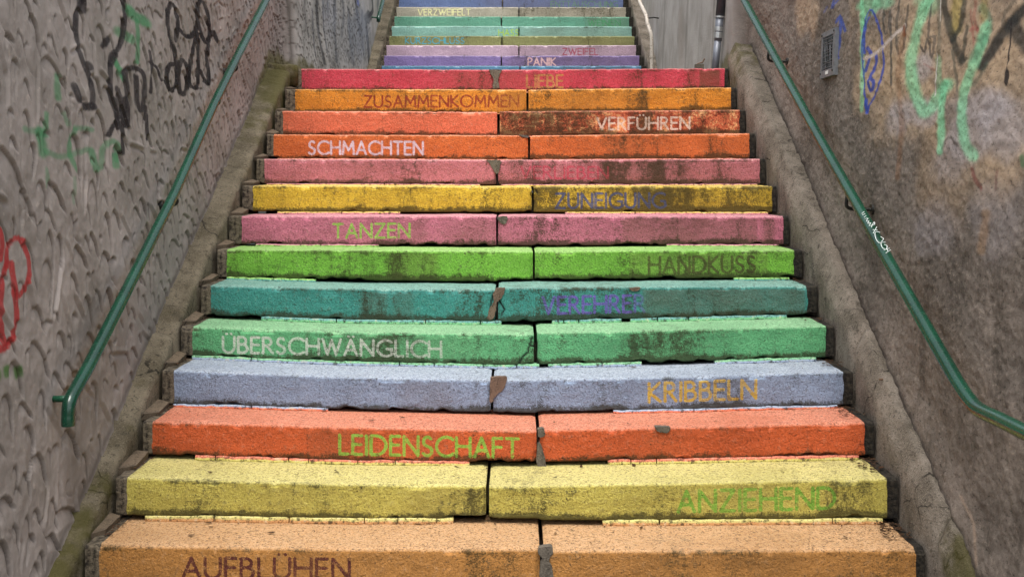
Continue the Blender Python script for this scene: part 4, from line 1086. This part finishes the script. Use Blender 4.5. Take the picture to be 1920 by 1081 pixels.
V, F = join([wbox(-hw_, hw_, hh - fw, hh, -.01, .020), wbox(-hw_, hw_, -hh - .012, -hh + fw, -.01, .020), wbox(-hw_, -hw_ + fw, -hh + fw, hh - fw, -.01, .019), wbox(hw_ - fw, hw_, -hh + fw, hh - fw, -.01, .019)])
mesh_from("frame", V, F, m_frame, vg, False)
V, F = wbox(-hw_ + fw - .002, hw_ - fw + .002, -hh + fw - .002, hh - fw + .002, -.01, .010); mesh_from("duct_shade_panel", V, F, m_black, vg, False)  # solid dark panel standing for the shade inside the duct
ws = []
n = 9
for k in range(n):
    u = -hw_ + fw + (2 * (hw_ - fw)) * (k + .5) / n; bend = .010 * math.sin(k * 1.7)
    ws.append(tube([wpt(u, hh - fw, .016), wpt(u + bend, .01, .018), wpt(u + bend * .3, -hh + fw, .016)], .0016, 5))
    v = -hh + fw + (2 * (hh - fw)) * (k + .5) / n
    ws.append(tube([wpt(-hw_ + fw, v, .017), wpt(0, v + .008 * math.sin(k * 2.3), .019), wpt(hw_ - fw, v, .017)], .0016, 5))
V, F = join(ws); mesh_from("wire_mesh", V, F, m_frame, vg, False)
V, F = wbox(-.035, .02, -hh + .002, -hh + .020, .0195, .0215); mesh_from("sticker", V, F, plain_mat("sticker_white", lin(215, 215, 210), .5), vg, False)
for su, sv in ((-1, -1), (-1, 1), (1, -1), (1, 1)):
    V, F = tube([wpt(su * (hw_ - .014), sv * (hh - .014), .019), wpt(su * (hw_ - .014), sv * (hh - .014), .024)], .006, 8); mesh_from("screw", V, F, m_iron, vg, False)

# ------------------------------------------------------------------ small things
m_rust = plain_mat("rusty_iron", lin(120, 96, 78), .7, .3, .3, .4, 90, .001)
zc = 1.575 * FPX / (1660 - VX)
pin = np.array([1.575, zc, Z_at(705, zc)])
V, F = tube([pin + np.array([.05, .03, .012]), pin + np.array([-.012, -.03, -.008]), pin + np.array([-.04, -.05, -.004])], .0045, 8)
tag(mesh_from("iron_pin", V, F, m_rust, None, True), "bent rusty iron pin sticking out of the right kerb", "iron pin")
# a bit of bent wire by the drainpipe foot
wp = np.array([1.60, 9.6, 0.0]); yy = 9.75
V, F = tube(catmull([P3(1303, 124, yy), P3(1310, 119, yy), P3(1317, 117, yy), P3(1321, 110, yy)], 5), .006, 6)
tag(mesh_from("bent_wire", V, F, m_rust, None, True), "twist of old wire on the landing left of the drainpipe", "wire")
V, F = join([box((X_at(1311, yy), yy, (Z_at(121, yy) + ZLAND) / 2), (.07, .06, Z_at(121, yy) - ZLAND))])
tag(mesh_from("rubble_stone", V, F, m_mortar, None, False), "small block of rubble under the twisted wire on the landing", "stone")

# leaf litter on the treads
m_leaf = plain_mat("dry_leaf", lin(70, 48, 30), .8, .2, 0, .5, 60)
r = np.random.default_rng(3); V, F = [], []
def leaf(x, y, z, L, an, curl):
    n0 = len(V); c, s = math.cos(an), math.sin(an)
    pts = [(-1, 0, .25), (-.35, .38, .0), (.35, .34, .1), (1, 0, .5), (.35, -.3, .35), (-.35, -.36, .2), (0, 0, -.05)]
    for u, v, h in pts:
        V.append((x + L * (u * c - v * s), y + L * (u * s + v * c), z + .003 + L * h * curl))
    for a, b in ((0, 1), (1, 2), (2, 3), (3, 4), (4, 5), (5, 0)): F.append((n0 + a, n0 + b, n0 + 6))
for i in range(13):
    z0_ = DEPTH[i]; nL = [44, 34, 26, 18, 14, 10, 6, 3, 2, 1, 1, 1, 1][i]
    for k in range(nL):
        x = r.uniform(-1.45, 1.4); t = .30 - .24 * r.random() ** 2
        leaf(x, z0_ + t, float(Zedge(i, np.array([x]))[0]) + .004, r.uniform(.004, .012) * (1.7 if k % 6 == 0 else 1), r.uniform(0, 6.3), r.uniform(.1, .6))
    for k in range(nL * 3 + 12):
        if r.random() < .65: x = r.uniform(1.40, 1.505)
        else: x = r.uniform(-1.59, -1.52)
        t = r.uniform(.10, .31)
        leaf(x, z0_ + t, float(Zedge(i, np.array([x]))[0]) + .004 + r.random() * .006, r.uniform(.005, .014), r.uniform(0, 6.3), r.uniform(.1, .9))
tag(mesh_from("leaf_litter", V, F, m_leaf, None, False), "dry brown leaf scraps scattered on the treads and in the corners by the kerbs", "leaf litter", kind="stuff")
# rubble wedges where the left ends of the treads meet the kerb
m_wedge = concrete_mat("wedge_stone", lin(104, 90, 74), lin(80, 70, 57), lin(46, 40, 32), .5)
for i in range(0, 13):
    z0_ = DEPTH[i]; zt = float(Zedge(i, np.array([-1.55]))[0]); nn = 3
    xw = r.uniform(.035, .055); base = [(-1.602, z0_ + .05 + r.uniform(0, .05)), (-1.602, z0_ + .30), (-1.602 + xw, z0_ + .305), (-1.602 + xw * r.uniform(.9, 1.2), z0_ + .13)]
    hh_ = [r.uniform(.012, .022), r.uniform(.03, .05), r.uniform(.022, .034), r.uniform(.012, .02)]
    V = [(x, y, zt - .01) for x, y in base] + [(x * .998, y, zt + h) for (x, y), h in zip(base, hh_)]
    F = [(0, 1, 5, 4), (1, 2, 6, 5), (2, 3, 7, 6), (3, 0, 4, 7), (4, 5, 6, 7), (3, 2, 1, 0)]
    step_root = [o for o in COL.objects if o.name.startswith("painted_step") and abs(o.location.y - z0_) < .01][0]
    o = mesh_from("mortar_wedge", V, F, m_wedge, step_root, False)
